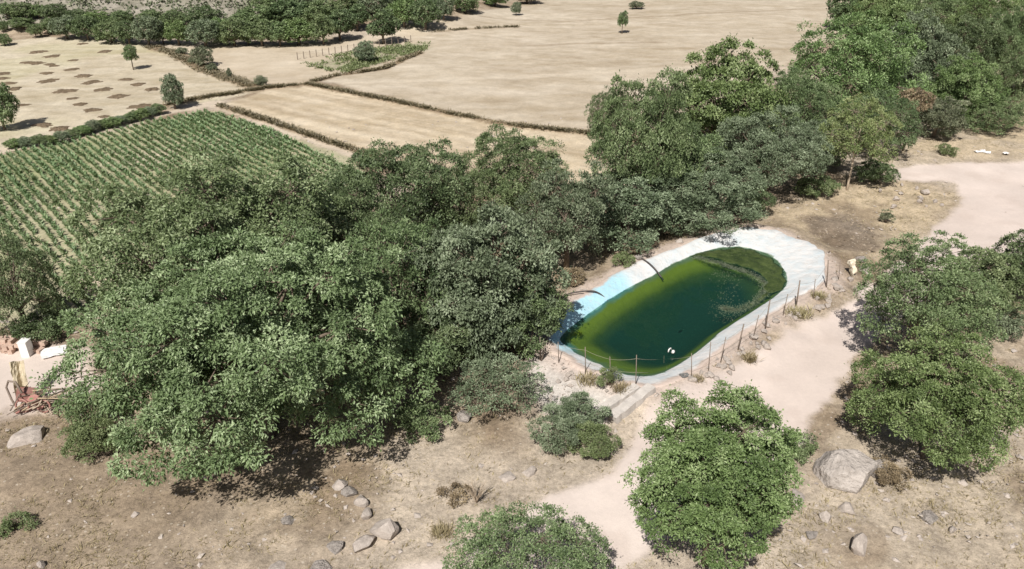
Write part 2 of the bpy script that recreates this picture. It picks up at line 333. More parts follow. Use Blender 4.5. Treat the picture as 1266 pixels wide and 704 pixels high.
def ground_colour(x, y, Z):
    n1 = fbm(x / 3.1, y / 3.1, 51, 4); n2 = fbm(x / 11, y / 11, 61, 3); n3 = fbm(x / 0.8, y / 0.8, 71, 3)
    far = sm(60, 110, y)
    c = np.tile(np.array([0.385, 0.313, 0.232]), (len(x), 1)); g = np.full(len(x), 0.85)
    c = lerp(c, (0.255, 0.195, 0.135), sm(0.48, 0.6, n1) * 0.9); c = lerp(c, (0.22, 0.168, 0.118), sm(0.55, 0.7, n3) * 0.6)
    c = lerp(c, (0.49, 0.422, 0.345), sm(0.5, 0.66, n2) * 0.8)
    c = lerp(c, (0.29, 0.232, 0.172), Z['brownleft'] * (0.75 - 0.5 * sm(0.5, 0.7, n2)))
    c = lerp(c, (0.47, 0.405, 0.325), Z['rightslope'] * (0.7 - 0.45 * sm(0.45, 0.65, n1)))
    fv = (n2 - 0.5)[:, None] * np.array([0.10, 0.10, 0.09]) + (n1 - 0.5)[:, None] * 0.07
    def field(k, col, gr):
        nonlocal c, g
        c = c + ((np.array(col) + fv) - c) * Z[k][:, None]; g = g + (gr - g) * Z[k]
    # harvest lines
    d1 = PZ['stripe'][4] - PZ['stripe'][2]; d1 = d1 / np.linalg.norm(d1); s1 = -x * d1[1] + y * d1[0]; l1 = x * d1[0] + y * d1[1]
    st = noise(s1 / 1.1, l1 / 40, 81) * 0.5 + noise(s1 / 0.45, l1 / 18, 82) * 0.5 - 0.5
    field('cream', (0.50, 0.428, 0.33), 0.28); field('big', (0.465, 0.40, 0.31), 0.36); field('stripe', (0.485, 0.405, 0.295), 0.45); field('heaps', (0.50, 0.44, 0.335), 0.46)
    c = c + (st * 0.26 * Z['stripe'] + st * 0.07 * Z['big'])[:, None] * np.array([1, 0.95, 0.8])
    s2 = noise(x / 26, y / 2.4, 83) - 0.5; c = c + (s2 * 0.06 * Z['big'])[:, None]; s4 = noise(x / 5, y / 0.9, 85) - 0.5; n5 = fbm(x / 2.2, y / 1.3, 87, 4) - .5; c = c + ((s4 * 0.04 + n5 * .16) * Z['big'] + n5 * .18 * Z['heaps'] + n5 * .14 * Z['stripe'] + n5 * .12 * Z['cream'])[:, None] * np.array([1, 1, .95]); c = lerp(c, (0.40, 0.38, 0.22), Z['heaps'] * sm(.5, .7, n2) * .35)
    s3 = noise(x / 9, y / 1.4, 84) - 0.5; c = c + (s3 * 0.08 * Z['heaps'])[:, None]
    c = lerp(c, (0.57, 0.50, 0.40), sm(1.4, 0.4, line_d(BIG_HI, x, y) + (n1 - .5) * 2) * Z['big'] * 0.6)
    field('crop', (0.40, 0.375, 0.25), 0.5)
    c = lerp(c, (0.55, 0.46, 0.37), Z['crop'] * sm(0.6, 0.72, n2) * 0.8); c = lerp(c, (0.26, 0.29, 0.15), Z['crop'] * sm(0.5, 0.38, n2) * 0.6)
    field('plot', (0.36, 0.335, 0.235), 0.8)
    field('hill', (0.25, 0.235, 0.19), 0.8)
    c = lerp(c, (0.32, 0.295, 0.25), Z['hill'] * sm(0.48, 0.6, n1))
    c = lerp(c, (0.56, 0.48, 0.385), Z['track'] * 0.9); g = g * (1 - 0.6 * Z['track'])
    for k in ('berm1', 'berm2', 'berm3', 'berm4', 'berm5', 'berm6', 'berm7', 'berm8'):
        a = {'berm5': .6, 'berm6': .45, 'berm7': .45}.get(k, 0.95)
        c = lerp(c, (0.24, 0.18, 0.118), Z[k] * a * sm(0.2, 0.45, n3 + .15)); g = g + (0.7 - g) * Z[k] * a
    field('gravel', (0.50, 0.465, 0.43), 0.62)
    c = lerp(c, (0.47, 0.385, 0.27), np.maximum(Z['gold'], Z['goldbank']) * (.85 - .5 * sm(.5, .65, n1)))
    field('debris', (0.235, 0.19, 0.145), 0.9)
    field('yard', (0.60, 0.52, 0.465), 0.12); field('road', (0.59, 0.508, 0.46), 0.13); c = c * (1 + ((fbm(x / 2.5, y / 2.5, 95, 4) - .5) * .22 * np.maximum(Z['road'], Z['yard']))[:, None]); c = lerp(c, (0.50, 0.415, 0.365), Z['road'] * sm(.58, .72, fbm(x / 1.3, y / 1.3, 97, 3)) * .3)
    c = lerp(c, (0.545, 0.455, 0.40), Z['rim'] * (1 - Z['road']) * 0.8); g = g + (0.45 - g) * Z['rim']
    return np.clip(c, 0.03, 0.8), g

def build_ground():
    A0 = np.array([0.0, -25.0])
    az = np.r_[np.linspace(-62, -33, 36, endpoint=False), np.linspace(-33, 33, 530, endpoint=False), np.linspace(33, 62, 37)]
    r = np.r_[np.geomspace(27, 270, 570, endpoint=False), np.geomspace(270, 4000, 50)]
    A, R = np.meshgrid(np.radians(az), r); x = (A0[0] + R * np.sin(A)).ravel(); y = (A0[1] + R * np.cos(A)).ravel()
    z = height(x, y); Z = zones(x, y); c, g = ground_colour(x, y, Z)
    road = np.maximum(Z['road'], Z['yard'])
    bm = np.maximum.reduce([Z['berm1'], Z['berm2'], Z['berm3'], Z['berm4']])
    z = z + bm * 0.15 + (1 - road) * (1 - sm(60, 120, y)) * (0.17 * (fbm(x / 0.9, y / 0.9, 91, 3) - 0.5) + .22 * (fbm(x / 3.3, y / 3.3, 93, 2) - .5) * (poly_sd(RIM, x, y) < -1.2))
    nr, na = R.shape; V = np.stack([x, y, z], 1); G = V.reshape(nr, na, 3)
    du = np.gradient(G, axis=1); dv = np.gradient(G, axis=0); nn = np.cross(du, dv); nn /= np.linalg.norm(nn, axis=2, keepdims=True)
    nn = nn.reshape(-1, 3)
    idx = np.arange(nr * na).reshape(nr, na)
    Fq = np.stack([idx[:-1, :-1], idx[:-1, 1:], idx[1:, 1:], idx[1:, :-1]], -1).reshape(-1, 4)
    zid = np.zeros(len(x), int); names = ['ground', 'stubble_field', 'stubble_field', 'stubble_field', 'stubble_field', 'crop_field', 'hillside', 'farm_track', 'gravel_patch', 'dirt_yard', 'dirt_road']
    labels = ['dry grass slope and bare earth around the pond', 'broad pale stubble field with a lone tree', 'striped stubble strip between two brown banks',
              'pale stubble field dotted with dark heaps', 'cream stubble field below the far trees', 'pale soil under the green crop rows', 'grey scrubby hillside behind the far trees',
              'pale farm track along the crop', 'pale gravel patch beside the concrete beams', 'bare pale dirt yard at the left edge', 'pale pinkish dirt road passing the pond']
    for i, k in enumerate(['big', 'stripe', 'heaps', 'cream', 'crop', 'hill', 'track', 'gravel', 'yard', 'road']): zid[Z[k] > 0.5] = i + 1
    zf = zid[Fq[:, 0]]
    for i, nm in enumerate(names):
        f = Fq[zf == i]
        if not len(f): continue
        u, inv = np.unique(f, return_inverse=True); f2 = inv.reshape(f.shape)
        me = mesh_np(nm, V[u], f2, {'grit': g[u]}, {'col': c[u]}, True)
        me.normals_split_custom_set_from_vertices(nn[u].astype(float).tolist())
        o = obj(nm, me, M['ground']); o['kind'] = 'structure'; o['label'] = labels[i]
build_ground()

# ------------------------------------------------------------------ foliage
def leaf_mesh(name, P, U, Nn, Ln, Wd, tint, fold=0.18):
    U = U / (np.linalg.norm(U, axis=1, keepdims=True) + 1e-9)
    S = np.cross(Nn, U); S /= (np.linalg.norm(S, axis=1, keepdims=True) + 1e-9); Nn = np.cross(U, S)
    L = Ln[:, None]; W = Wd[:, None]
    a = P; b = P + U * L * 0.45 + S * W * 0.5 + Nn * W * fold; c = P + U * L - Nn * L * 0.12; d = P + U * L * 0.45 - S * W * 0.5 + Nn * W * fold
    V = np.stack([a, b, c, d], 1).reshape(-1, 3); F = np.arange(len(P) * 4).reshape(-1, 4)
    return mesh_np(name, V, F, {'tint': np.repeat(tint, 4)})
def unit(r, n):
    v = r.normal(size=(n, 3)); return v / np.linalg.norm(v, axis=1, keepdims=True)
def crown_points(r, C, rad, nl, amp, clump, bottom=-0.55, fill=1.0):
    """lobed star-shaped envelope over an ellipsoid; returns lobe tips, clump centres (spaced apart) and their outward directions"""
    k = np.arange(nl); ph = k * 2.39996 + r.uniform(0, 6); zz = 1 - (k + 0.4) / nl * (1 - bottom); rr = np.sqrt(np.maximum(0, 1 - zz ** 2))
    D = np.stack([np.cos(ph) * rr, np.sin(ph) * rr, zz], 1) + r.normal(0, 0.16, (nl, 3)); D /= np.linalg.norm(D, axis=1, keepdims=True)
    sg = 1.9 / math.sqrt(nl) * r.uniform(.8, 1.25, nl); hl = r.uniform(0.80, 1.06, nl)
    kf = r.normal(0, 1.7, (5, 3)); pf = r.uniform(0, 6.28, 5)
    def env(d):
        ang = np.arccos(np.clip(d @ D.T, -1, 1)); q = (hl[None] * np.maximum(0, 1 - (ang / sg[None]) ** 2) ** 0.6).max(1)
        return (1 - amp) + amp * q + 0.055 * np.sin(d @ kf.T + pf).sum(1) / 1.6
    area = 4 * math.pi * ((rad[0] * rad[1]) ** 1.6 / 3 + (rad[0] * rad[2]) ** 1.6 / 3 + (rad[1] * rad[2]) ** 1.6 / 3) ** (1 / 1.6)
    out = []; nrm = []
    for sc_, dens in ((1.0, 1.0), (0.74, 0.75), (0.45, 0.6)):
        n = int(min(4200, area * sc_ ** 2 / (clump ** 2) * 2.2)) + 30; d = unit(r, n); d = d[d[:, 2] > bottom]; e = env(d)
        q = d * (e * sc_ * r.normal(1.0, .06, len(d)) - 0.35 * clump / rad.mean())[:, None] * rad
        md = clump * 1.40 / math.sqrt(fill * dens); keep = []; Q = np.empty((0, 3))
        alive = np.ones(len(q), bool)
        for i in range(len(q)):
            if not alive[i]: continue
            keep.append(i); alive &= (np.sum((q - q[i]) ** 2, 1) > md * md * r.uniform(.6, 1.5))
        q = q[keep]; d = d[keep]; nv = d / rad * rad.mean(); nv /= np.linalg.norm(nv, axis=1, keepdims=True); out.append(q); nrm.append(nv)
    tips = D * env(D)[:, None] * 0.72 * rad
    return C + tips, C + np.concatenate(out), np.concatenate(nrm)
def make_tree(name, label, cat, base, C, rad, mat, leaf=0.14, cover=1.0, seed=0, lobes=14, amp=0.42, clump=0.45, trunk=0.16, bark='bark', group=None,
              bottom=-0.6, limbs=True, aspect=0.5, cap=60000, droop=0.0, fill=1.0):
    r = np.random.default_rng(seed); base = Vector(base)
    C = np.array(C) - np.array(base); rad = np.array(rad, float); rm = rad.mean()
    T, S, dv = crown_points(r, C, rad, lobes, amp, clump, bottom, fill); ns = len(S)
    per = 2.6 * math.pi * clump ** 2 * cover / (leaf * leaf * aspect * 0.55)
    per = min(per, cap / ns); cnt = np.maximum(3, (per * r.uniform(.45, 1.5, ns))).astype(int); i = np.repeat(np.arange(ns), cnt); n = len(i)
    cs = clump * r.uniform(.7, 1.3, ns)
    g = unit(r, n) * .95 + dv[i] * 0.65 + np.array([0, 0, .35]); g /= np.linalg.norm(g, axis=1, keepdims=True)
    rr = r.uniform(0.25, 1.0, n) ** 0.55 * (1 + 0.28 * np.abs(r.normal(size=n)) * (r.random(n) < .25))
    P = S[i] + g * (cs[i] * rr)[:, None] * np.array([1, 1, .78])
    z0 = 0.04; P[:, 2] = np.where(P[:, 2] < z0, z0 + r.random(n) * 0.15, P[:, 2])
    U = g * 0.7 + unit(r, n) * 0.7; U[:, 2] -= droop
    Nn = unit(r, n) * 0.62 + g * 0.45 + np.array([0, 0, 0.7])
    Ln = leaf * r.uniform(0.65, 1.3, n); Wd = Ln * aspect * r.uniform(0.8, 1.25, n)
    st = np.clip(r.normal(0.45, 0.17, ns), 0, 1); ti = np.clip(st[i] + r.normal(0, 0.19, n), 0, 1)
    root = empty(name, base); tag(root, label, cat, group)
    obj('crown', leaf_mesh('crown', P, U, Nn, Ln, Wd, ti), M[mat], root)
    tr = MB(); br = MB(); top = Vector(C); top.z = max(top.z, 0.25)
    if limbs:
        fork = top * 0.5; fork.x += r.normal(0, .1) * rm * .3; fork.y += r.normal(0, .1) * rm * .3
        tr.tube([(0, 0, -0.15), fork * 0.35 + Vector((r.normal(0, .05), r.normal(0, .05), 0)), fork, top * 0.85], [trunk * 1.25, trunk * 0.95, trunk * 0.8, trunk * 0.45], 8)
        for e in T:
            e = Vector(e); m = fork.lerp(e, 0.5) + Vector((0, 0, 0.12 * rm)); s0 = fork.lerp(top, r.uniform(0, .6)) * 0.95
            br.tube([s0, m, e], [trunk * 0.42, trunk * 0.28, trunk * 0.12], 5, False)
    else:
        tr.tube([(0, 0, -0.1), tuple(top * 0.5), tuple(top * 1.1)], [trunk, trunk * 0.7, trunk * 0.3], 6)
        for e in T:
            e = Vector(e); b0 = Vector((r.normal(0, .08), r.normal(0, .08), -0.03)); br.tube([b0, b0.lerp(e, .5) + Vector((0, 0, .1 * rm)), e], [trunk * .6, trunk * .45, trunk * .2], 5, False)
    for k in r.choice(ns, min(ns, 200), replace=False):
        e = S[k]; s0 = Vector(T[np.argmin(np.sum((T - e) ** 2, 1))]); br.tube([s0, Vector(e)], [trunk * 0.10 + 0.008, 0.007], 3, False)
    tr.build('trunk', M[bark], root, True); br.build('branches', M[bark], root, True)
    return root
def solve_crown(cx, cy, w, h, clear, k=1.0, kc=None):
    """crown seen as an ellipse w x h pixels round (cx, cy), standing on the terrain under it -> base, centre, radii"""
    d = ray(cx, cy); Y = np.concatenate([np.linspace(14, 120, 1000), np.linspace(120.5, 500, 700)]); t = Y / d[1]; z = CAM_H + d[2] * t; x = d[0] * t
    pm = F_PX / (Y * cp + (CAM_H - z) * sp); rx = w / 2 / pm
    dep = np.arctan2(CAM_H - z, np.hypot(x, Y)); ry = rx * k
    rz = np.sqrt(np.maximum(((h / 2 / pm) ** 2 - (ry * np.sin(dep)) ** 2), (0.42 * rx) ** 2)) / np.cos(dep)
    g = height(x, Y); cz = z - g; f = cz - rz - clear if kc is None else cz - kc * rz
    i = int(np.argmax(f <= 0))
    return (x[i], Y[i], g[i]), (x[i], Y[i], z[i]), (rx[i], ry[i], rz[i])
def tree(label, cx, cy, w, h, clear=0.8, mat='mid', name='oak_tree', cat='tree', k=1.0, base_px=None, **kw):
    b, c, rad = solve_crown(cx, cy, w, h, clear, k)
    if base_px is not None: b = tuple(ground_at(*base_px))
    return make_tree(name, label, cat, b, c, rad, mat, **kw)

tree('huge spreading walnut tree, the largest crown, low boughs over dry grass', 308, 424, 420, 318, 0.2, 'walnut', 'walnut_tree', leaf=0.155, aspect=0.46, cover=.85, seed=6, lobes=26, amp=0.56,
     clump=.60, trunk=0.42, cap=150000, droop=0.35)
tree('tall walnut crown against the green crop rows, behind the largest tree', 276, 304, 322, 250, 0.6, 'walnut', 'walnut_tree', leaf=0.175, aspect=0.46, cover=.8, seed=2, lobes=20, amp=0.6,
     clump=.62, trunk=0.35, cap=85000, droop=0.35)
NEAR = [  # label, cx, cy, w, h, clear, leaf kind, seed, leaf size
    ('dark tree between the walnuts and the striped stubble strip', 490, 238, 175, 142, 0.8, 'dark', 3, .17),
    ('bright green tree rising beside the striped stubble strip, left of the gap', 638, 222, 142, 118, 0.8, 'mid', 4, .17),
    ('grey green tree at the middle of the tree mass left of the pond', 602, 345, 190, 178, 0.5, 'grey', 5, .16),
    ('grey green tree standing behind the bare bank by the blue liner', 702, 268, 120, 130, 0.4, 'grey', 6, .17),
    ('dull green tree squeezed between the big walnut and the grey green tree', 490, 345, 150, 160, 0.5, 'mid', 7, .17),
    ('tree leaning over the blue end of the pond', 645, 388, 100, 92, 0.3, 'mid', 8, .15),
    ('tall bright green tree at the near left end of the right tree belt', 800, 180, 142, 180, 0.6, 'mid', 9, .19),
    ('small dark tree sticking out left of the right tree belt', 750, 146, 56, 70, 1.2, 'dark', 10, .17),
    ('round bright green tree, second tall one from the left in the right belt', 890, 132, 156, 142, 0.3, 'oak', 11, .20),
    ('grey green tree in front of the belt above the white pond end', 955, 188, 135, 108, 0.4, 'grey', 12, .18),
    ('low grey green tree on the far bank of the pond', 855, 238, 165, 98, 0.2, 'grey', 13, .17),
    ('grey bushy tree at the back of the pond near the hoses', 770, 261, 128, 90, 0.2, 'grey', 14, .16),
    ('small dark tree at the top corner of the pond', 925, 246, 62, 46, 0.1, 'dark', 15, .15),
    ('broad green tree at the middle of the right belt, behind the pale sapling', 1048, 92, 165, 130, 0.3, 'oak', 16, .21),
    ('grey green tree in the right belt above the dead brown branch', 1138, 78, 100, 110, 0.3, 'grey', 17, .21),
    ('green tree at the top of the right belt', 1160, 22, 110, 70, 0.3, 'mid', 18, .24),
    ('tall green tree in the top right corner', 1228, 36, 104, 92, 0.3, 'oak', 19, .23),
    ('light green bushy tree above the dry bank on the right', 1195, 112, 90, 80, 0.3, 'oak', 20, .20),
    ('dull tree at the right edge above the dry bank', 1254, 105, 60, 78, 0.2, 'mid', 21, .20),
    ('dark tree directly behind the pale trunked sapling', 1088, 150, 90, 80, 0.3, 'dark', 22, .19),
    ('brownish thicket tree at the foot of the belt, right of the sapling', 1160, 145, 64, 50, 0.1, 'scrub', 23, .18),
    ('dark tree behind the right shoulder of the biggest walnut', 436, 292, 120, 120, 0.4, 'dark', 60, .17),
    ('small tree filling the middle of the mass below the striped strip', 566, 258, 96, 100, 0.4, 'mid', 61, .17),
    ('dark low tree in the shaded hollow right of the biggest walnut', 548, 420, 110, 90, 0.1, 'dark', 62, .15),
    ('green tree between the two tall bright trees of the right belt', 842, 205, 110, 110, 0.3, 'mid', 63, .18),
    ('tree behind the grey green one above the white pond end', 990, 142, 110, 96, 0.3, 'mid', 64, .19),
    ('tree deep in the right belt below the top edge', 1095, 48, 112, 84, 0.3, 'oak', 65, .22),
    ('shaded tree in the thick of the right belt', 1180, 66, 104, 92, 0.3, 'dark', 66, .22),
    ('tree filling the right end of the belt', 1250, 62, 80, 96, 0.3, 'mid', 67, .22),
    ('grey bushy tree low in the belt left of the sapling', 1008, 182, 72, 62, 0.1, 'grey', 68, .17),
    ('green tree at the top of the belt left of the corner', 1100, 10, 96, 56, 0.4, 'oak', 69, .24),
    ('low tree at the foot of the belt right of the dead foliage', 1225, 140, 80, 46, 0.05, 'mid', 70, .19),
    ('dark green tree at the left edge beside the crop', 14, 352, 104, 122, 0.4, 'dark', 24, .16),
]
R_BIG, R_SMALL = np.array([4.6, 4.6, 3.3]), np.array([2.9, 2.9, 2.2])
def crown_proto(seed, R0, leaf, clump, nleaf, lobes, amp, aspect=.5):
    r = np.random.default_rng(seed); T, S, dv = crown_points(r, np.zeros(3), R0, lobes, amp, clump, -0.75); ns = len(S)
    cnt = np.maximum(3, nleaf / ns * r.uniform(.45, 1.5, ns)).astype(int); i = np.repeat(np.arange(ns), cnt); n = len(i); cs = clump * r.uniform(.7, 1.3, ns)
    g = unit(r, n) * .95 + dv[i] * 0.65 + np.array([0, 0, .35]); g /= np.linalg.norm(g, axis=1, keepdims=True)
    rr = r.uniform(0.25, 1.0, n) ** 0.55 * (1 + 0.3 * np.abs(r.normal(size=n)) * (r.random(n) < .25)); P = S[i] + g * (cs[i] * rr)[:, None] * np.array([1, 1, .78])
    Ln = leaf * r.uniform(0.6, 1.35, n); st = np.clip(r.normal(0.45, 0.18, ns), 0, 1)
    me = leaf_mesh('crown', P, g * .7 + unit(r, n) * .7, unit(r, n) * .62 + g * .45 + np.array([0, 0, .7]), Ln, Ln * aspect * r.uniform(.8, 1.25, n), np.clip(st[i] + r.normal(0, .19, n), 0, 1)); me.materials.append(M['mid'])
    br = MB(); f = Vector((0, 0, -R0[2] * .55))
    for e in T: e = Vector(e); br.tube([f, f.lerp(e, .5) + Vector((0, 0, .3)), e], [.09, .06, .03], 5, False)
    for k in r.choice(ns, min(ns, 150), replace=False): e = S[k]; br.tube([Vector(T[np.argmin(np.sum((T - e) ** 2, 1))]), Vector(e)], [.025, .008], 3, False)
    bm_ = br.mesh('branches', True); bm_.materials.append(M['bark']); return me, bm_
BIGP = [crown_proto(500 + k, R_BIG, [.15, .17, .16][k], [.50, .58, .54][k], 46000, [15, 19, 13][k], [.5, .45, .55][k], [.5, .6, .42][k]) for k in range(3)]
SMALLP = [crown_proto(520 + k, R_SMALL, [.125, .14, .13][k], [.40, .46, .36][k], 23000, [11, 9, 14][k], [.5, .55, .45][k], [.5, .6, .42][k]) for k in range(3)]
for i, (lb, cx, cy, w, h, cl, mt, sd, lf) in enumerate(NEAR):
    b, c, rad = solve_crown(cx, cy, w, h, cl); big = rad[0] > 3.6; me, bme = (BIGP if big else SMALLP)[(sd * 7 + i) % 3]; R0 = R_BIG if big else R_SMALL
    root = tag(empty('oak_tree', b), lb, 'tree'); loc = Vector(c) - Vector(b); scl = tuple(np.array(rad) / R0)
    o = obj('crown', me, None, root, loc); o.scale = scl; o.rotation_euler = (0, 0, sd * 2.4); o.material_slots[0].link = 'OBJECT'; o.material_slots[0].material = M[mt]
    o = obj('branches', bme, None, root, loc); o.scale = scl; o.rotation_euler = (0, 0, sd * 2.4)
    t = MB(); t.tube([(0, 0, -.15), (.05, .03, loc.z * .4), (0, 0, loc.z * .8)], [.2, .15, .1], 8); t.build('trunk', M['bark'], root, True)
tree('dead pinkish brown branch of foliage in the right tree belt', 1130, 126, 42, 36, 3.2, 'dry', 'dead_tree', leaf=.17, seed=30, lobes=6, cover=.6, clump=.35, trunk=.08)
tree('bright green oak in front of the dirt road, nearest the camera', 888, 596, 214, 236, 0.5, 'oak', leaf=0.105, cover=.95, seed=31, lobes=20, amp=.55, clump=.36, trunk=0.14, cap=75000)
tree('open branched oak casting its shadow on the road, right of the pond', 1142, 374, 168, 165, 0.5, 'mid', leaf=0.11, cover=.7, seed=32, lobes=17, amp=.55, clump=.34, fill=.9, trunk=0.12, cap=40000)
tree('low oak merging with the open branched oak near the right edge', 1208, 352, 105, 100, 0.2, 'mid', leaf=0.13, cover=.8, seed=33, lobes=12, amp=.5, clump=.36, trunk=0.1, cap=20000)
tree('oak cut off by the right edge beside the road', 1262, 330, 70, 100, 0.3, 'dark', leaf=0.13, cover=.8, seed=34, lobes=10, amp=.5, clump=.36, trunk=0.1, cap=15000)
tree('dense dark green oak thicket beside the big boulder', 1160, 497, 196, 176, 0.1, 'oak', leaf=0.105, cover=.95, seed=35, lobes=18, amp=.55, clump=.36, trunk=0.12, cap=62000)
tree('slender sapling with a pale leaning trunk above the debris', 1064, 166, 98, 92, 1.5, 'yellow', 'sapling', leaf=0.15, cover=0.85, seed=36, lobes=10, amp=.5, clump=.38, fill=.6, trunk=0.085, bark='palebark', base_px=(1047, 236), cap=14000)
SHRUB = [ # label, cx, cy, w, h, kind, seed
    ('wide grey green shrub below the trees left of the gravel', 614, 476, 112, 84, 'grey', 40, .10),
    ('dusty grey shrub, left one of the clump by the concrete beams', 688, 535, 62, 52, 'grey', 41, .085),
    ('rounded pale green shrub, tallest of the clump by the concrete beams', 716, 512, 76, 56, 'grey', 42, .085),
    ('yellow green low shrub at the front of the clump by the beams', 733, 544, 62, 38, 'weed', 43, .085),
    ('wide open shrub cut off by the bottom edge', 655, 712, 236, 112, 'mid', 44, .08),
    ('small shrub squeezed between the front oak and the boulder', 986, 552, 48, 32, 'mid', 45, .09),
    ('thin leafy sapling below the big walnut near the scrap heap', 112, 510, 60, 52, 'mid', 46, .11),
    ('low bright green plant mat below the thin sapling', 112, 545, 72, 24, 'weed', 47, .09),
    ('green weed tuft near the left bottom edge', 17, 649, 38, 18, 'weed', 48, .08),
    ('pale green weed at the near rim of the pond', 752, 466, 24, 24, 'weed', 49, .08),
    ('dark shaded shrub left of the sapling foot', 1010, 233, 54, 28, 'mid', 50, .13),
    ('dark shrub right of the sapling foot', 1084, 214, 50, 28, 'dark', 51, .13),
    ('small dry shrub on the debris below the sapling', 1096, 268, 16, 15, 'scrub', 52, .12),
    ('low green shrub at the back rim of the pond', 768, 322, 30, 14, 'weed', 53, .10),
    ('dark low shrub under the left edge tree', 48, 405, 66, 26, 'dark', 54, .12),
    ('low shrub at the foot of the big walnut, right side', 520, 520, 70, 34, 'mid', 55, .11),
    ('low green plants on the dry bank beyond the road', 1170, 186, 26, 8, 'weed', 56, .11),
    ('dry brown shrub on the bank behind the blue liner', 706, 342, 36, 24, 'dry', 76, .10),
    ('dry brown brush on the slope beside the dead plant', 560, 612, 40, 16, 'dry', 78, .08),
    ('dry twiggy brush below the dense thicket by the boulder', 1100, 585, 44, 20, 'dry', 80, .08),
    ('grey shrub at the right edge below the oaks', 1240, 400, 60, 40, 'grey', 57, .11),
]
for lb, cx, cy, w, h, mt, sd, lf in SHRUB:
    tree(lb, cx, cy, w, h, 0.0, mt, 'shrub', 'shrub', leaf=lf, seed=sd, lobes=9 if w < 100 else 15, amp=.45, cover=.75 if sd != 44 else 1.2, clump=max(.16, min(.3, .09 * w ** .28)), cap=9500 if sd != 44 else 36000, trunk=0.03, limbs=False, bottom=-0.35)

for q, (lb, cx, cy, w, h) in enumerate([('dry tan weed tuft outside the fence, left one facing the road', 926, 446, 22, 14), ('dry tan weed tuft outside the fence near its right end', 988, 390, 34, 14), ('small dry weed tuft at the fence below the white rubble block', 1012, 368, 20, 10),
        ('dry weed tuft on the gravel by the near fence', 728, 472, 34, 14), ('dry weed tuft beside the pale green rim weed', 768, 482, 28, 12), ('dry weed tuft by the road end of the concrete beams', 862, 470, 22, 8), ('dry tan tuft left of the front bottom shrub', 545, 660, 30, 14)]):
    r = np.random.default_rng(300 + q); g = ground_at(cx, cy); k = ppm(g); n = 420; rx = w / 2 / k; P = np.c_[np.clip(r.normal(0, rx * .4, n), -rx, rx), np.clip(r.normal(0, rx * .35, n), -rx, rx), np.full(n, -.03)]; an = r.uniform(0, 6.28, n)
    Ln = h / k * r.uniform(.35, 1.05, n); tag(obj('dry_weed', leaf_mesh('dry_weed', P, np.c_[np.cos(an) * .6, np.sin(an) * .6, r.uniform(.4, 1.6, n)], np.c_[-np.cos(an), -np.sin(an), np.full(n, .6)], Ln, Ln * .07, np.clip(r.normal(.5, .2, n), 0, 1), .02), M['straw'], None, g), lb, 'weed')

# far trees: a few crowns, copied
def far_proto(seed, mat, nleaf, leaf, cz=1.1):
    r = np.random.default_rng(seed); C = np.array([0, 0, cz]); T, S, dv = crown_points(r, C, np.ones(3), 11, 0.36, 0.17, -0.75)
    i = np.repeat(np.arange(len(S)), max(4, nleaf // len(S))); n = len(i); g = unit(r, n) + dv[i] * .5 + np.array([0, 0, .4]); g /= np.linalg.norm(g, axis=1, keepdims=True)
    P = S[i] + g * (.2 * r.uniform(.3, 1.1, n))[:, None]; P[:, 2] = np.maximum(P[:, 2], .02)
    Nn = g * .5 + unit(r, n) * 0.6 + np.array([0, 0, .7]); U = unit(r, n); Ln = leaf * r.uniform(.6, 1.3, n); st = np.clip(r.normal(.45, .18, len(S)), 0, 1)
    me = leaf_mesh('crown', P - U * Ln[:, None] * .5, U, Nn, Ln, Ln * .7, np.clip(st[i] + r.normal(0, .15, n), 0, 1)); me.materials.append(M[mat])
    t = MB(); t.tube([(0, 0, -0.1), (0.03, 0, .4), (0, 0.02, cz)], [.09, .07, .05], 6)
    for e in T: t.tube([(0.02, 0, .45 + cz - 1.1), tuple(e)], [.035, .012], 4, False)
    tm = t.mesh('trunk', True); tm.materials.append(M['bark']); return me, tm
PROTO = {k: [far_proto(100 + 10 * j + s, k, 6000, 0.10) for s in range(2)] for j, k in enumerate(['mid', 'dark', 'oak', 'grey', 'scrub'])}
PROTO['stem'] = [far_proto(180 + s_, 'mid', 5000, 0.12, 1.75) for s_ in range(2)]
def far_tree(cx, cy, w, h, mat='mid', label=None, group=None, name='tree', cat='tree', base_px=None, seed=0, kc=1.1):
    b, c, rad = solve_crown(cx, cy, w, h, 0, 1.0, kc); r = random.Random(int(cx * 31 + cy * 7 + seed)); me, tm = PROTO[mat][r.randrange(2)]
    root = empty(name, b, r.uniform(0, 6.28)); root.scale = (rad[0], rad[1], rad[2]); tag(root, label, cat, group)
    obj('crown', me, None, root); obj('trunk', tm, None, root); return root
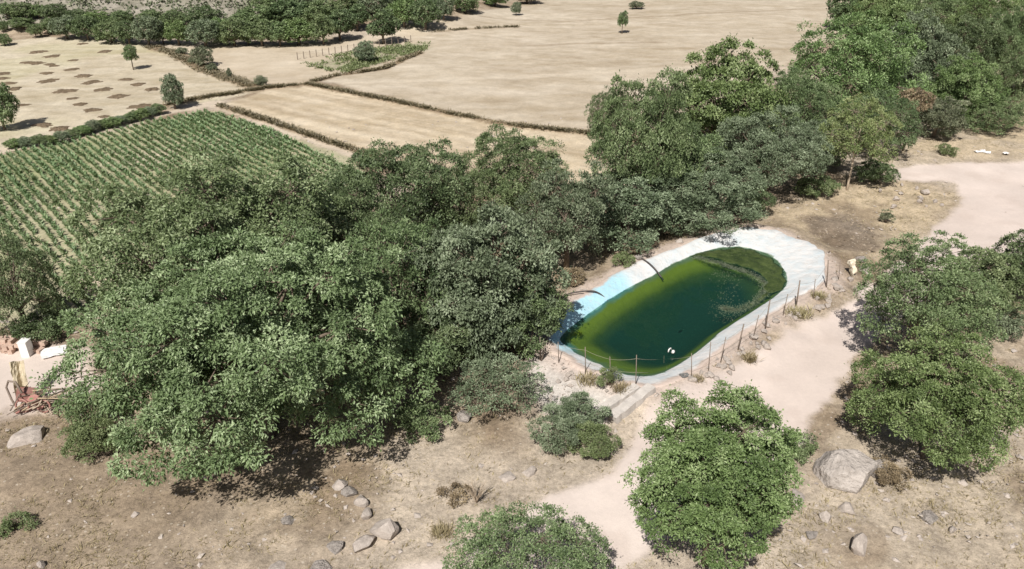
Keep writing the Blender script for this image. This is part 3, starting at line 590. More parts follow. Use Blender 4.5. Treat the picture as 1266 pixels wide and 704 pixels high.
BAND = [(7, 14, 18, 18), (26, 14, 32, 20), (47, 15, 20, 16), (27, 29, 30, 13), (4, 34, 12, 13), (4, 49, 18, 14), (68, 17, 34, 20), (43, 39, 18, 15), (60, 33, 26, 18), (80, 34, 36, 26), (106, 35, 36, 28), (135, 38, 40, 28),
        (157, 40, 32, 28), (181, 38, 38, 34), (200, 42, 26, 24), (219, 40, 34, 30), (250, 22, 42, 26), (252, 41, 46, 32), (288, 40, 40, 32), (270, 36, 28, 28), (305, 42, 30, 26), (322, 41, 40, 30), (345, 42, 34, 28), (368, 39, 46, 32), (398, 36, 32, 36),
        (325, 22, 56, 30), (300, 26, 36, 26), (358, 16, 56, 32), (392, 18, 48, 32), (341, 4, 56, 22), (380, 0, 46, 22), (419, 31, 40, 36), (428, 8, 46, 26), (441, 22, 32, 30), (463, 6, 46, 26), (473, 32, 42, 40), (499, 15, 38, 34), (525, 18, 38, 36),
        (548, 10, 28, 28), (575, 3, 36, 24), (612, -2, 34, 18), (652, -4, 36, 16), (490, -2, 50, 22), (530, -6, 40, 20), (120, 24, 36, 18), (150, 22, 30, 16), (185, 22, 30, 18), (215, 24, 30, 18), (95, 22, 28, 16)]
for i, b in enumerate(BAND):
    far_tree(*b, mat=['mid', 'dark', 'mid', 'oak', 'dark', 'mid', 'grey'][(i * 5 + i // 3) % 7], label='round green tree in the far tree line beyond the stubble fields', group='trees of the far tree line', seed=i)
far_tree(161, 67, 18, 22, 'stem', 'small lone tree with a bare trunk among the dark heaps', kc=1.75)
far_tree(213, 115, 27, 40, 'grey', 'upright grey green bush at the end of the hedge', name='bush', cat='bush', kc=1.0)
far_tree(-2, 132, 44, 54, 'mid', 'tree cut off by the left edge beside the heap field')
far_tree(770, 25, 14, 19, 'stem', 'lone small tree standing in the broad stubble field', kc=1.75)
far_tree(1048, 14, 54, 42, 'dark', 'dark tree at the top edge above the right belt')
far_tree(1090, 8, 36, 36, 'oak', 'tree at the top edge behind the right belt'); far_tree(1185, -6, 90, 36, 'mid', 'tree topping the right belt, cut by the top edge')
far_tree(451, 66, 26, 24, 'grey', 'round grey bush on the green plot', name='bush', cat='bush', kc=0.95)
far_tree(638, 12, 13, 15, 'grey', 'small bush at the foot of the far trees, top middle', name='bush', cat='bush', kc=.95)
for cx, cy, w, h, lb in [(250, 71, 26, 24, 'tallest straggly bush on the bank between the pale fields'), (262, 84, 14, 10, 'small bush right of the tallest bush on the bank'), (225, 64, 14, 9, 'first low bush at the upper end of the bank'),
                      (237, 76, 10, 8, 'tiny bush left below the tallest bush on the bank'), (283, 91, 7, 12, 'thin upright bush low on the bank'), (323, 101, 17, 13, 'straggly bush where the bank meets the track'), (787, 7, 18, 9, 'dry scrub bush above the lone field tree')]:
    far_tree(cx, cy, w, h, 'scrub', lb, name='bush', cat='bush', kc=.95)
hx = [(18, 178), (32, 177), (48, 175), (62, 174), (76, 170), (90, 166), (102, 162), (114, 158), (126, 155), (138, 152), (150, 149), (162, 146), (173, 143), (185, 139), (196, 136)]
for i, (x, y) in enumerate(hx):
    far_tree(x, y, 19 if i % 3 else 24, 10 + (i * 7) % 5, ['oak', 'grey', 'mid'][i % 3], 'low green hedge shrub along the track above the crop', 'hedge shrubs along the track', 'hedge_shrub', 'shrub', kc=.9)

# grey scrub on the hillside: too many and small to count
r = np.random.default_rng(5); n = 16000
hxp = np.r_[r.uniform(-160, -20, 12000), r.uniform(-260, -20, 4000)]; hyp = np.r_[r.uniform(130, 190, 12000), r.uniform(200, 420, 4000)]; Zh = zones(hxp, hyp); kp = (Zh['hill'] > 0.4) & (fbm(hxp / 4, hyp / 4, 77, 3) + r.normal(0, .14, n) > 0.5); hxp, hyp = hxp[kp], hyp[kp]
i = np.repeat(np.arange(len(hxp)), 6); nn_ = len(i); sz = r.uniform(.4, 1.1, len(hxp)) * np.where(hyp > 200, 2.2, 1)
Pp = np.stack([hxp, hyp, height(hxp, hyp)], 1)[i] + np.abs(r.normal(0, 1, (nn_, 3))) * np.array([0, 0, .5]) * sz[i][:, None] + r.normal(0, .5, (nn_, 3)) * np.array([1, 1, 0]) * sz[i][:, None]
tag(obj('hillside_scrub', leaf_mesh('hillside_scrub', Pp, unit(r, nn_), unit(r, nn_) + np.array([0, 0, .8]), np.full(nn_, .5), np.full(nn_, .42), np.clip(r.normal(.4, .2, nn_), 0, 1)), M['scrub']),
    'grey green scrub speckling the far hillside', 'scrub', kind='stuff')

# ------------------------------------------------------------------ crop rows
def crop_rows():
    a, b = plane([(0, 211), (85, 305)]); d = (b - a) / np.linalg.norm(b - a); q = np.array([-d[1], d[0]]); P = PZ['crop']
    s0, s1 = (P @ q).min(), (P @ q).max(); l0, l1 = (P @ d).min(), (P @ d).max(); r = np.random.default_rng(9); k = 0
    s = s0
    while s < s1:
        l = np.arange(l0, l1, 0.2); l = l + r.normal(0, .05, len(l)); wv = .1 * (noise(l / 4, np.full(len(l), s * 3.1), 5) - .5); x = d[0] * l + q[0] * (s + wv) + r.normal(0, .07, len(l)); y = d[1] * l + q[1] * (s + wv) + r.normal(0, .07, len(l)); s += 0.68
        m = (poly_sd(P, x, y) > 0.25); az = np.abs(x / y); m &= (az < 0.72); bare = fbm(x / 5, y / 5, 61, 3); m &= (r.random(len(l)) < 1.05 - .35 * sm(.6, .72, bare))
        m &= r.random(len(l)) < 0.96; x, y = x[m], y[m]
        if len(x) > 1:
            cut = np.r_[0, np.nonzero(np.hypot(np.diff(x), np.diff(y)) > 1.9)[0] + 1, len(x)]; j = int(np.argmax(np.diff(cut))); x, y = x[cut[j]:cut[j + 1]], y[cut[j]:cut[j + 1]]
        if len(x) < 60: continue
        z = height(x, y); hp = 0.46 * (0.75 + 0.5 * fbm(x / 8, y / 8, 66, 2)) * r.uniform(.8, 1.15, len(x)); i = np.repeat(np.arange(len(x)), 11); n = len(i)
        an = r.uniform(0, 6.28, n); U = np.stack([np.cos(an), np.sin(an), r.uniform(.5, 2.0, n)], 1); Nn = np.stack([-np.cos(an) * .7, -np.sin(an) * .7, np.ones(n)], 1)
        Pp = np.stack([x[i], y[i], z[i] + hp[i] * r.uniform(0.05, .6, n)], 1); Ln = hp[i] * r.uniform(.5, .85, n)
        o = obj('crop_row', leaf_mesh('crop_row', Pp, U, Nn, Ln, Ln * r.uniform(.28, .42, n), np.clip(r.normal(.45, .2, n), 0, 1), 0.1), M['corn'])
        tag(o, 'long row of leafy green crop plants in the planted field', 'crop row', 'crop rows in the planted field'); k += 1
crop_rows()

# ------------------------------------------------------------------ dry grass, pebbles, chips (uncountable)
def scatter(n, rmin, rmax, az, seed):
    r = np.random.default_rng(seed); a = np.radians(r.uniform(-az, az, n)); R = rmin * (rmax / rmin) ** r.random(n)
    x = R * np.sin(a); y = -25 + R * np.cos(a); return r, x, y
def grass():
    r, x, y = scatter(105000, 40, 150, 31, 21); Z = zones(x, y); d = poly_sd(RIM, x, y)
    bm = np.maximum.reduce([Z[k] for k in LZ if k.startswith('berm') and k not in ('berm6', 'berm7')])
    cov = np.maximum.reduce([Z['road'] * 1.4, Z['yard'] * 1.4, Z['crop'], Z['track'], Z['hill'], Z['gravel'] * .85, Z['debris'] * .75, Z['big'], Z['stripe'], Z['heaps'], Z['cream']]) * (1 - bm)
    pr = (1 - np.clip(cov, 0, 1)) * (0.15 + 1.2 * sm(.38, .62, fbm(x / 2.4, y / 2.4, 51, 3))); pr = np.where(bm > .4, 1.0, pr) * (d < -0.35) * np.where(d > -1.6, .5, 1)
    k = r.random(len(x)) < pr; x, y, bm = x[k], y[k], bm[k]; z = height(x, y) + bm * .3
    i = np.repeat(np.arange(len(x)), 4); n = len(i); an = r.uniform(0, 6.28, n); ts = r.uniform(.5, 1.25, len(x)) * (1 + .5 * bm)
    U = np.stack([np.cos(an), np.sin(an), r.uniform(.25, 1.6, n)], 1); Nn = np.stack([-np.cos(an), -np.sin(an), np.full(n, .8)], 1)
    P = np.stack([x[i] + r.normal(0, .07, n), y[i] + r.normal(0, .07, n), z[i] - .03], 1); Ln = ts[i] * r.uniform(.09, .24, n)
    st = np.clip(r.normal(.55, .2, len(x)) - .3 * bm, 0, 1)
    tag(obj('dry_grass', leaf_mesh('dry_grass', P, U, Nn, Ln, Ln * .14, np.clip(st[i] + r.normal(0, .15, n), 0, 1), 0.05), M['straw']), 'dry straw coloured grass over the slopes and banks', 'grass', kind='stuff')
grass()
def berm_brush():
    r = np.random.default_rng(77); X = []
    for k, n in (('berm1', 5200), ('berm2', 2000), ('berm3', 2600), ('berm4', 2400), ('berm8', 900), ('berm5', 300)):
        P = LZ[k]; L_ = np.linalg.norm(np.diff(P, axis=0), axis=1); sg = r.choice(len(L_), n, p=L_ / L_.sum()); f = r.random(n)[:, None]; X.append(P[sg] * (1 - f) + P[sg + 1] * f + r.normal(0, (.17 if k != 'berm4' else .5), (n, 2)))
    X = np.concatenate(X); X = X[fbm(X[:, 0] / 1.6, X[:, 1] / 1.6, 29, 3) + r.normal(0, .08, len(X)) > .42]; i = np.repeat(np.arange(len(X)), 4); n = len(i); an = r.uniform(0, 6.28, n); Ln = r.uniform(.2, .55, n)
    P = np.c_[X[i] + r.normal(0, .12, (n, 2)), height(*X.T)[i] + .08]
    tag(obj('bank_brush', leaf_mesh('bank_brush', P, np.c_[np.cos(an), np.sin(an), r.uniform(.3, 1.4, n)], np.c_[-np.cos(an), -np.sin(an), np.full(n, .8)], Ln, Ln * .3, np.clip(r.normal(.3, .2, n), 0, 1), .05), M['brush']), 'brown dry brush along the banks between the fields', 'brush', kind='stuff')
berm_brush()
def bits(name, label, n, key, mat, smin, smax, seed, flat=.5, thr=.3, reg=None):
    r, x, y = scatter(n, 42, 110, 30, seed); Z = zones(x, y); d = poly_sd(RIM, x, y)
    k = (key(Z, x, y, d) > r.random(len(x))) & (d < -.15); x, y = x[k], y[k]; z = height(x, y); m = len(x)
    base = np.array([(1, 0, 0), (-1, 0, 0), (0, 1, 0), (0, -1, 0), (0, 0, 1), (0, 0, -1)], float); F0 = np.array([(0, 2, 4), (2, 1, 4), (1, 3, 4), (3, 0, 4), (2, 0, 5), (1, 2, 5), (3, 1, 5), (0, 3, 5)])
    s = smin * (smax / smin) ** (r.random(m) ** 1.8); sc_ = np.stack([s * r.uniform(.7, 1.5, m), s * r.uniform(.6, 1.1, m), s * flat * r.uniform(.6, 1.1, m)], 1); an = r.uniform(0, 6.28, m); ti = r.normal(0, .3, m)
    V = base[None] * sc_[:, None] * (1 + r.normal(0, .16, (m, 6, 1))); V[:, :, 2] += V[:, :, 0] * ti[:, None]
    c, s_ = np.cos(an)[:, None], np.sin(an)[:, None]; X = V[:, :, 0] * c - V[:, :, 1] * s_; Y = V[:, :, 0] * s_ + V[:, :, 1] * c
    V = np.stack([X + x[:, None], Y + y[:, None], V[:, :, 2] + z[:, None] + s[:, None] * flat * .3], -1).reshape(-1, 3); F = (F0[None] + (np.arange(m) * 6)[:, None, None]).reshape(-1, 3)
    tag(obj(name, mesh_np(name, V, F), M[mat]), label, name.split('_')[-1], kind='stuff')
r = np.random.default_rng(44); pw = PZ['plot']; n = 2000; x = r.uniform(pw[:, 0].min() - 1, pw[:, 0].max() + 1, n); y = r.uniform(pw[:, 1].min() - 1, pw[:, 1].max() + 1, n)
k = (poly_sd(pw, x, y) > -.6) & (fbm(x / 4, y / 4, 13, 3) + r.normal(0, .08, n) > .45); x, y = x[k], y[k]; i = np.repeat(np.arange(len(x)), 9); n = len(i); z = height(x, y); hh = r.uniform(.05, .35, len(x))
tag(obj('plot_weeds', leaf_mesh('plot_weeds', np.c_[x[i] + r.normal(0, .25, n), y[i] + r.normal(0, .25, n), z[i] + hh[i] * r.random(n) * .7], unit(r, n) + np.array([0, 0, .6]), unit(r, n) + np.array([0, 0, .9]), np.full(n, .36), np.full(n, .2), np.clip(r.normal(.6, .25, n), 0, 1)), M['weed']), 'tangled weeds covering the far green plot', 'weeds', kind='stuff')
bits('pebbles', 'small pale stones strewn over the slopes and banks', 48000, lambda Z, x, y, d: np.maximum.reduce([.05 + .16 * sm(.55, .7, fbm(x / 4, y / 4, 33, 2)), Z['rim'] * .5, Z['gravel'] * .9, Z['rightslope'] * .22]) * (1 - .95 * np.maximum(Z['road'], Z['yard'])) * (y < 85), 'rockpale', .03, .19, 61)
bits('wood_chips', 'brown wood chips and twigs strewn above the white pond end', 60000, lambda Z, x, y, d: Z['debris'] * .9, 'chip', .06, .2, 62, .28)

# ------------------------------------------------------------------ the pond
def pond():
    n = 220; t, rw = radial(WATER, n); _, rr = radial(RIM, n); rr = np.maximum(rr, rw * 1.02 + .02); r = np.random.default_rng(3)
    wob = 0.045 * (fbm(np.cos(t) * 6 + 9, np.sin(t) * 6 + 9, 15, 3) - .5) * 2; rings = []
    W = from_polar(t, rw); Rm = from_polar(t, rr * (1 + wob))
    outd = (Rm - PC) / np.linalg.norm(Rm - PC, axis=1, keepdims=True)
    rings.append((Rm + outd * .22, height(*(Rm + outd * .22).T) - .12)); rings.append((Rm + outd * .10, np.full(n, Z_RIM - .01))); rings.append((Rm, np.full(n, Z_RIM + .03)))
    for f in (.2, .4, .6, .8):
        wr = .13 * (fbm(t * 13 + f * .4, np.full(n, f * 1.2), 17, 3) - .5); rings.append((Rm + (W - Rm) * f, Z_RIM + .03 + (Z_WATER - Z_RIM - .03) * f ** 1.2 + wr))
    rings.append((W, np.full(n, Z_WATER)))
    for f, dz in ((.97, -.07), (.93, -.16), (.88, -.28), (.81, -.45), (.72, -.72), (.6, -1.05), (.4, -1.35), (.2, -1.5), (.02, -1.5)): rings.append((PC + (W - PC) * f, np.full(n, Z_WATER + dz)))
    V = np.concatenate([np.c_[p, z] for p, z in rings]); m = len(rings); idx = np.arange(m * n).reshape(m, n)
    F = np.stack([idx[:-1], idx[1:], np.roll(idx[1:], -1, 1), np.roll(idx[:-1], -1, 1)], -1).reshape(-1, 4)
    depth = Z_WATER - V[:, 2]; edge = np.repeat(np.r_[1.2, 1.1, 1.0, .8, .6, .4, .2, np.zeros(m - 7)], n)
    blue = sm(-.6, .6, poly_sd(plane([(668, 430), (676, 395), (712, 355), (752, 332), (776, 345), (800, 368), (760, 410), (700, 435)], .4), V[:, 0], V[:, 1]))
    ink = (V[:, :2] - PC) @ AX / SX
    o = obj('pond_liner', mesh_np('pond_liner', V, F, {'depth': depth, 'blue': blue, 'along': ink, 'edge': edge}, None, True), M['liner'])
    tag(o, 'pale blue and bleached white liner sheet of the pond', 'liner')
    # water sheet
    k = 12; WV = [np.c_[PC + (W - PC) * (1.012 * (j / k)), np.full(n, Z_WATER)] for j in range(k + 1)]; WV[0][:] = np.c_[PC + (W - PC) * .001, np.full(n, Z_WATER)]
    V = np.concatenate(WV); idx = np.arange((k + 1) * n).reshape(k + 1, n); F = np.stack([idx[:-1], idx[1:], np.roll(idx[1:], -1, 1), np.roll(idx[:-1], -1, 1)], -1).reshape(-1, 4)
    o = obj('pond_water', mesh_np('pond_water', V, F, None, None, True), M['water']); o['kind'] = 'structure'; o['label'] = 'dark green pond water'
    # floating algae mat: a thin lumpy raft
    mat_px = z6([(622, 196), (660, 182), (720, 170), (790, 164), (860, 177), (918, 202), (952, 238), (972, 276), (968, 300), (938, 328), (890, 355), (850, 372), (868, 345), (895, 318), (905, 292), (890, 268), (850, 246), (800, 232), (750, 218), (700, 203), (660, 198)])
    Q = plane(mat_px, Z_WATER + .01); x0, y0 = Q.min(0) - .3; x1, y1 = Q.max(0) + .3; s = .09; gx, gy = np.meshgrid(np.arange(x0, x1, s), np.arange(y0, y1, s)); sd = poly_sd(Q, gx.ravel(), gy.ravel()).reshape(gx.shape)
    wn_ = fbm(gx / .8, gy / .8, 19, 4) - .5; hh = sm(-.05, .35, sd + wn_ * .7) * (.03 + .05 * fbm(gx / .3, gy / .3, 23, 3)) - .012
    V = np.c_[gx.ravel(), gy.ravel(), Z_WATER + hh.ravel()]; idx = np.arange(gx.size).reshape(gx.shape); ok = (hh > -.006); okf = ok[:-1, :-1] | ok[1:, 1:]
    F = np.stack([idx[:-1, :-1], idx[:-1, 1:], idx[1:, 1:], idx[1:, :-1]], -1)[okf]; u, inv = np.unique(F, return_inverse=True)
    tag(obj('algae_mat', mesh_np('algae_mat', V[u], inv.reshape(F.shape), None, None, True), M['algae']), 'dark green algae mat floating at the white end of the pond', 'algae')
    # pale scum flecks drifting inside the mat's edge
    arc = plane(z6([(640, 200), (700, 215), (760, 232), (830, 255), (885, 285), (905, 310), (880, 345), (835, 380), (780, 395), (740, 385)]), Z_WATER); inner = plane(z6([(720, 262), (770, 268), (765, 330), (735, 380), (745, 425), (790, 400), (840, 380)]), Z_WATER)
    P = []
    for L_, cnt, sg in ((arc, 3600, .17), (inner, 420, .4)):
        seg = r.integers(0, len(L_) - 1, cnt); f = r.random(cnt)[:, None]; P.append(L_[seg] * (1 - f) + L_[seg + 1] * f + r.normal(0, sg, (cnt, 2)))
    P = np.concatenate(P); P = P[poly_sd(W, *P.T) > .15]; c = len(P); an = r.normal(.9, .5, c)
    o = obj('surface_scum', leaf_mesh('surface_scum', np.c_[P, Z_WATER + r.uniform(.006, .012, c)], np.c_[np.cos(an), np.sin(an), np.zeros(c)], np.tile([0, 0, 1.], (c, 1)), r.uniform(.04, .16, c), r.uniform(.012, .04, c), r.random(c), 0), M['scum'])
    for v in o.data.vertices: v.co.z = Z_WATER + .009 if v.co.z < Z_WATER + .09 and v.co.z > Z_WATER - .05 else v.co.z
    tag(o, 'pale streaks of scum drifting on the dark water', 'scum', kind='stuff')
SGN = 1.0 if AX[0] > 0 else -1.0                                    # 'along' grows towards the white right end
def liner_mat():
    m, nt, out = mat_new('pond_liner'); L = nt.links; P = geo_pos(nt); d = attr(nt, 'depth').outputs['Fac']; b = attr(nt, 'blue').outputs['Fac']; al = attr(nt, 'along').outputs['Fac']
    n1 = nz(nt, P, 1.2, 5); n2 = nz(nt, P, 7, 4)
    dry = mixc(nt, mathn(nt, 'MULTIPLY_ADD', n1, 2.4, -.8, clamp=True), (0.68, 0.66, 0.645), (0.50, 0.58, 0.62))
    dry = mixc(nt, b, dry, (0.40, 0.64, 0.735)); dry = mixc(nt, mathn(nt, 'MULTIPLY_ADD', nz(nt, P, 2.6, 7, .75), 3.2, -1.7, clamp=True), dry, (0.50, 0.44, 0.385))
    eg = attr(nt, 'edge').outputs['Fac']; lim = mathn(nt, 'MULTIPLY_ADD', al, -0.25 * SGN, -0.92)
    dirt = mathn(nt, 'MULTIPLY_ADD', mathn(nt, 'ADD', mathn(nt, 'ADD', eg, lim), mathn(nt, 'MULTIPLY_ADD', n1, .8, -.4)), 5, .5, clamp=True)
    dry = mixc(nt, dirt, dry, (0.53, 0.44, 0.385))
    dd = mathn(nt, 'ADD', d, mathn(nt, 'MULTIPLY_ADD', n1, .24, -.12))
    wet = mixc(nt, b, (0.22, 0.27, 0.20), (0.15, 0.33, 0.40))
    c = mixc(nt, mathn(nt, 'MULTIPLY_ADD', dd, 40, .2, clamp=True), dry, wet)
    c = mixc(nt, mathn(nt, 'MULTIPLY_ADD', dd, 7, -.35, clamp=True), c, (0.27, 0.315, 0.038))
    c = mixc(nt, mathn(nt, 'MULTIPLY_ADD', dd, 2.4, -.75, clamp=True), c, (0.085, 0.125, 0.02))
    c = mixc(nt, mathn(nt, 'MULTIPLY_ADD', dd, 1.9, -1.0, clamp=True), c, (0.008, 0.045, 0.035))
    principled(nt, out, c, .6, .2, mathn(nt, 'ADD', n1, mathn(nt, 'MULTIPLY', n2, .15)), .5, .22); return m
def water_mat():
    m, nt, out = mat_new('pond_water'); L = nt.links; P = geo_pos(nt)
    tr = N(nt, 'ShaderNodeBsdfTransparent'); tr.inputs[0].default_value = (.80, .92, .82, 1)
    df = N(nt, 'ShaderNodeBsdfDiffuse'); df.inputs[0].default_value = (.012, .050, .034, 1); mx = N(nt, 'ShaderNodeMixShader'); mx.inputs[0].default_value = .30
    L.new(tr.outputs[0], mx.inputs[1]); L.new(df.outputs[0], mx.inputs[2])
    gl = N(nt, 'ShaderNodeBsdfGlossy'); gl.inputs['Roughness'].default_value = .06; gl.inputs[0].default_value = (1, 1, 1, 1)
    bp = N(nt, 'ShaderNodeBump'); bp.inputs['Strength'].default_value = .06; bp.inputs['Distance'].default_value = .02; L.new(nz(nt, P, 3.5, 3), bp.inputs['Height']); L.new(bp.outputs[0], gl.inputs['Normal'])
    fr = N(nt, 'ShaderNodeFresnel'); fr.inputs[0].default_value = 1.33; m2 = N(nt, 'ShaderNodeMixShader'); L.new(fr.outputs[0], m2.inputs[0]); L.new(mx.outputs[0], m2.inputs[1]); L.new(gl.outputs[0], m2.inputs[2])
    L.new(m2.outputs[0], out.inputs[0]); return m
M['liner'] = liner_mat(); M['water'] = water_mat()
def algae_mat_():
    m, nt, out = mat_new('algae'); P = geo_pos(nt); n1 = nz(nt, P, 1.6, 6, .7); n2 = nz(nt, P, 9, 4, .7)
    c = mixc(nt, mathn(nt, 'MULTIPLY_ADD', n1, 3, -1.0, clamp=True), (0.018, 0.034, 0.011), (0.075, 0.105, 0.030)); c = mixc(nt, mathn(nt, 'MULTIPLY_ADD', n2, 5, -2.9, clamp=True), c, (0.20, 0.22, 0.13))
    principled(nt, out, c, .6, .3, n2, .6, .04); return m
M['algae'] = algae_mat_(); M['scum'] = plain('scum', (0.10, 0.14, 0.08), (0.26, 0.29, 0.20), 2)
pond()

# fence round the near side of the pond: one fence, its posts and wires
FENCE = [((668, 417), (668, 445), .04), ((690, 423), (691, 448), .022), ((723.5, 429), (724, 463), .022), ((754, 441), (755, 470), .02), ((787, 439), (786, 478), .022), ((821, 440), (820, 474), .02),
         ((855, 437), (855, 468), .022), ((878.7, 423), (876, 458), .022), ((897.5, 417), (890.6, 448), .022), ((919.6, 401), (912, 433), .036), ((938, 390), (930.5, 420), .022), ((952, 371), (946, 408), .036),
         ((974, 364), (968, 390), .022), ((989, 347), (984, 381), .04), ((1008, 345), (1005.5, 370), .022), ((1024, 322), (1022, 355), .036), ((1039, 322), (1037, 346), .022)]
fe = empty('wire_fence', tuple(ground_at(*FENCE[4][1]))); tag(fe, 'thin post and wire fence along the near side of the pond', 'fence'); fo = Vector(fe.location); tips = []
for (tp, bs, rd) in FENCE:
    g = ground_at(*bs); tpt = at_y(tp[0], tp[1], g.y + .02); b = g - fo; e = tpt - fo; m = MB(); m.tube([b - Vector((0, 0, .2)), b.lerp(e, .5), e], [rd * 1.05, rd, rd * .9], 7); m.build('post', M['post'], fe, True); tips.append((b, e))
m = MB(); g = ground_at(669, 446) - fo; m.tube([g - Vector((0, 0, .1)), at_y(674, 427, g.y + fo.y + .05) - fo], .04, 6); m.build('brace_post', M['post'], fe, True)
for fr_ in (.88, .45):
    for (b0, e0), (b1, e1) in zip(tips[:-1], tips[1:]):
        p0 = b0.lerp(e0, fr_); p1 = b1.lerp(e1, fr_); mid = p0.lerp(p1, .5) - Vector((0, 0, .05)); m = MB(); m.tube([p0, p0.lerp(mid, .55) - Vector((0, 0, .012)), mid, mid.lerp(p1, .45) - Vector((0, 0, .012)), p1], .007, 4); m.build('wire', M['wire'], fe, True)

# hoses, litter and things on the rim
def path_px(l): return [at_z(a, b, z) for a, b, z in l]
def curve(pts, n=6):
    out = []
    for i in range(len(pts) - 1):
        p0 = pts[max(i - 1, 0)]; p1 = pts[i]; p2 = pts[i + 1]; p3 = pts[min(i + 2, len(pts) - 1)]
        for k in range(n):
            t = k / n; out.append(.5 * ((2 * p1) + (-p0 + p2) * t + (2 * p0 - 5 * p1 + 4 * p2 - p3) * t * t + (-p0 + 3 * p1 - 3 * p2 + p3) * t ** 3))
    return out + [pts[-1]]
def hose(pts, lab, rd=.045):
    P = curve(path_px(pts)); o0 = Vector(P[0]); m = MB(); m.tube([p - o0 for p in P], rd, 8); o = m.build('hose', M['hose'], None, True, o0); tag(o, lab, 'hose', 'hoses feeding the pond')
hose([(694, 371, .66), (702, 364, .70), (716, 361, .74), (732, 360, .74), (741, 363, .55), (748, 369, .28), (751, 373, .18)], 'dark curved hose lying over the blue liner')
hose([(786, 316, .66), (794, 320, .72), (803, 326, .66), (810, 333, .45), (817, 342, .22), (820, 346, .12)], 'dark hose dipping into the water where the liner turns white')
# white floating jug
def jug(loc, rz):
    e = empty('plastic_jug', loc, rz); tag(e, 'white plastic jug floating near the front of the pond', 'jug'); m = MB(); prof = [(-.2, .02), (-.2, .13), (-.1, .15), (.08, .15), (.16, .1), (.19, .05)]
    m.tube([(x, 0, .1) for x, _ in prof], [q for _, q in prof], 12); m.build('body', M['white'], e, True); m = MB(); m.tube([(.17, 0, .1), (.25, 0, .1)], .045, 10); m.build('cap', M['white'], e, True)
    m = MB(); m.tube([(-.08, 0, .23), (-.06, 0, .3), (.04, 0, .3), (.1, 0, .22)], .018, 6); m.build('handle', M['white'], e, True)
jug(at_z(827, 443, Z_WATER), .9); bpy.data.objects['plastic_jug'].scale = (1.9, 1.9, 1.9)
# sheet/rag helpers: thin rumpled cloth with thickness
def rumple(name, lab, cat, loc, w, l, amp, mat, rz, seed, tilt=0, group=None, fold=0):
    r = np.random.default_rng(seed); n = 12; u, v = np.meshgrid(np.linspace(-.5, .5, n), np.linspace(-.5, .5, n)); z = amp * (fbm(u * 5 + seed, v * 5, seed, 3)); x = u * w * (1 + .15 * noise(v * 4 + 9, u * 2 + 9, seed)); y = v * l * (1 + .2 * noise(u * 4 + 3, v * 2 + 5, seed))
    if fold: z = z + fold * np.abs(u) * 2
    V = np.c_[x.ravel(), y.ravel(), z.ravel()]; V2 = V - [0, 0, .012]; idx = np.arange(n * n).reshape(n, n); F = np.stack([idx[:-1, :-1], idx[:-1, 1:], idx[1:, 1:], idx[1:, :-1]], -1).reshape(-1, 4); F2 = F[:, ::-1] + n * n
    rim = np.r_[idx[0, :], idx[1:, -1], idx[-1, -2::-1], idx[-2:0:-1, 0]]; rn = np.roll(rim, -1); F3 = np.stack([rim, rim + n * n, rn + n * n, rn], 1)
    o = obj(name, mesh_np(name, np.r_[V, V2], np.r_[F, F2, F3], None, None, False), M[mat]); o.location = loc; o.rotation_euler = (tilt, 0, rz); tag(o, lab, cat, group); return o
g = ground_at(846, 466); rumple('rag', 'dark grey rag lying on the near rim of the pond', 'rag', (g.x, g.y, g.z + .03), .42, .3, .14, 'rag', .4, 3)
g = ground_at(1045, 338)
fl = rumple('torn_liner_flap', 'torn yellowish liner flap standing up at the far corner of the fence', 'liner', (g.x, g.y, g.z + .38), .6, .85, .25, 'flap', .9, 4, 1.2, None, .35)
g = ground_at(645, 424); m = MB(); m.tube([(0, 0, 0), (0, 0, .3), (0, 0, .34)], [.15, .18, .185], 14); m.tube([(0, 0, .335), (0, 0, .36)], [.19, .185], 14)
tag(m.build('bucket', M['white'], None, True, (g.x, g.y, g.z)), 'white lidded bucket under the tree left of the fence', 'bucket')
for i, (x, y) in enumerate([(1209, 189), (1215, 188), (1220, 190), (1243, 191)]):
    g = ground_at(x, y); rumple('litter', 'scrap of white litter on the dry bank beyond the road', 'litter', (g.x, g.y, g.z + .02), .55, .4, .22, 'white', i * 1.3, 10 + i, 0, 'white litter on the dry bank')
# concrete beams
def beam(a, b, w, h, lab):
    A = ground_at(*a); B = ground_at(*b); d = B - A; L_ = d.length; root_z = min(A.z, B.z); bm_ = MB(); n = 14; r = random.Random(int(a[0]))
    ring = []
    for i in range(n + 1):
        x = L_ * (i / n - .5); jw = r.uniform(-.03, .03); jh = r.uniform(-.03, .02); ring.append([(x, -w / 2 + jw, -.1), (x, w / 2 + jw, -.1), (x, w / 2 + jw - .03, h + jh), (x, -w / 2 + jw + .03, h + jh)])
    vs = [v for q in ring for v in q]; fs = [(i * 4 + k, i * 4 + (k + 1) % 4, i * 4 + 4 + (k + 1) % 4, i * 4 + 4 + k) for i in range(n) for k in range(4)] + [(3, 2, 1, 0), (n * 4, n * 4 + 1, n * 4 + 2, n * 4 + 3)]
    bm_.add(vs, fs); o = bm_.build('concrete_beam', M['concrete'], None, False, (A + B) / 2); o.rotation_euler = (0, -math.asin(d.z / L_), math.atan2(d.y, d.x)); tag(o, lab, 'beam')
beam((736, 513), (788, 480), .5, .22, 'worn concrete beam on the gravel, the one nearer the pond'); beam((757, 520), (806, 482), .55, .3, 'worn concrete beam beside the road, the one nearer the road')

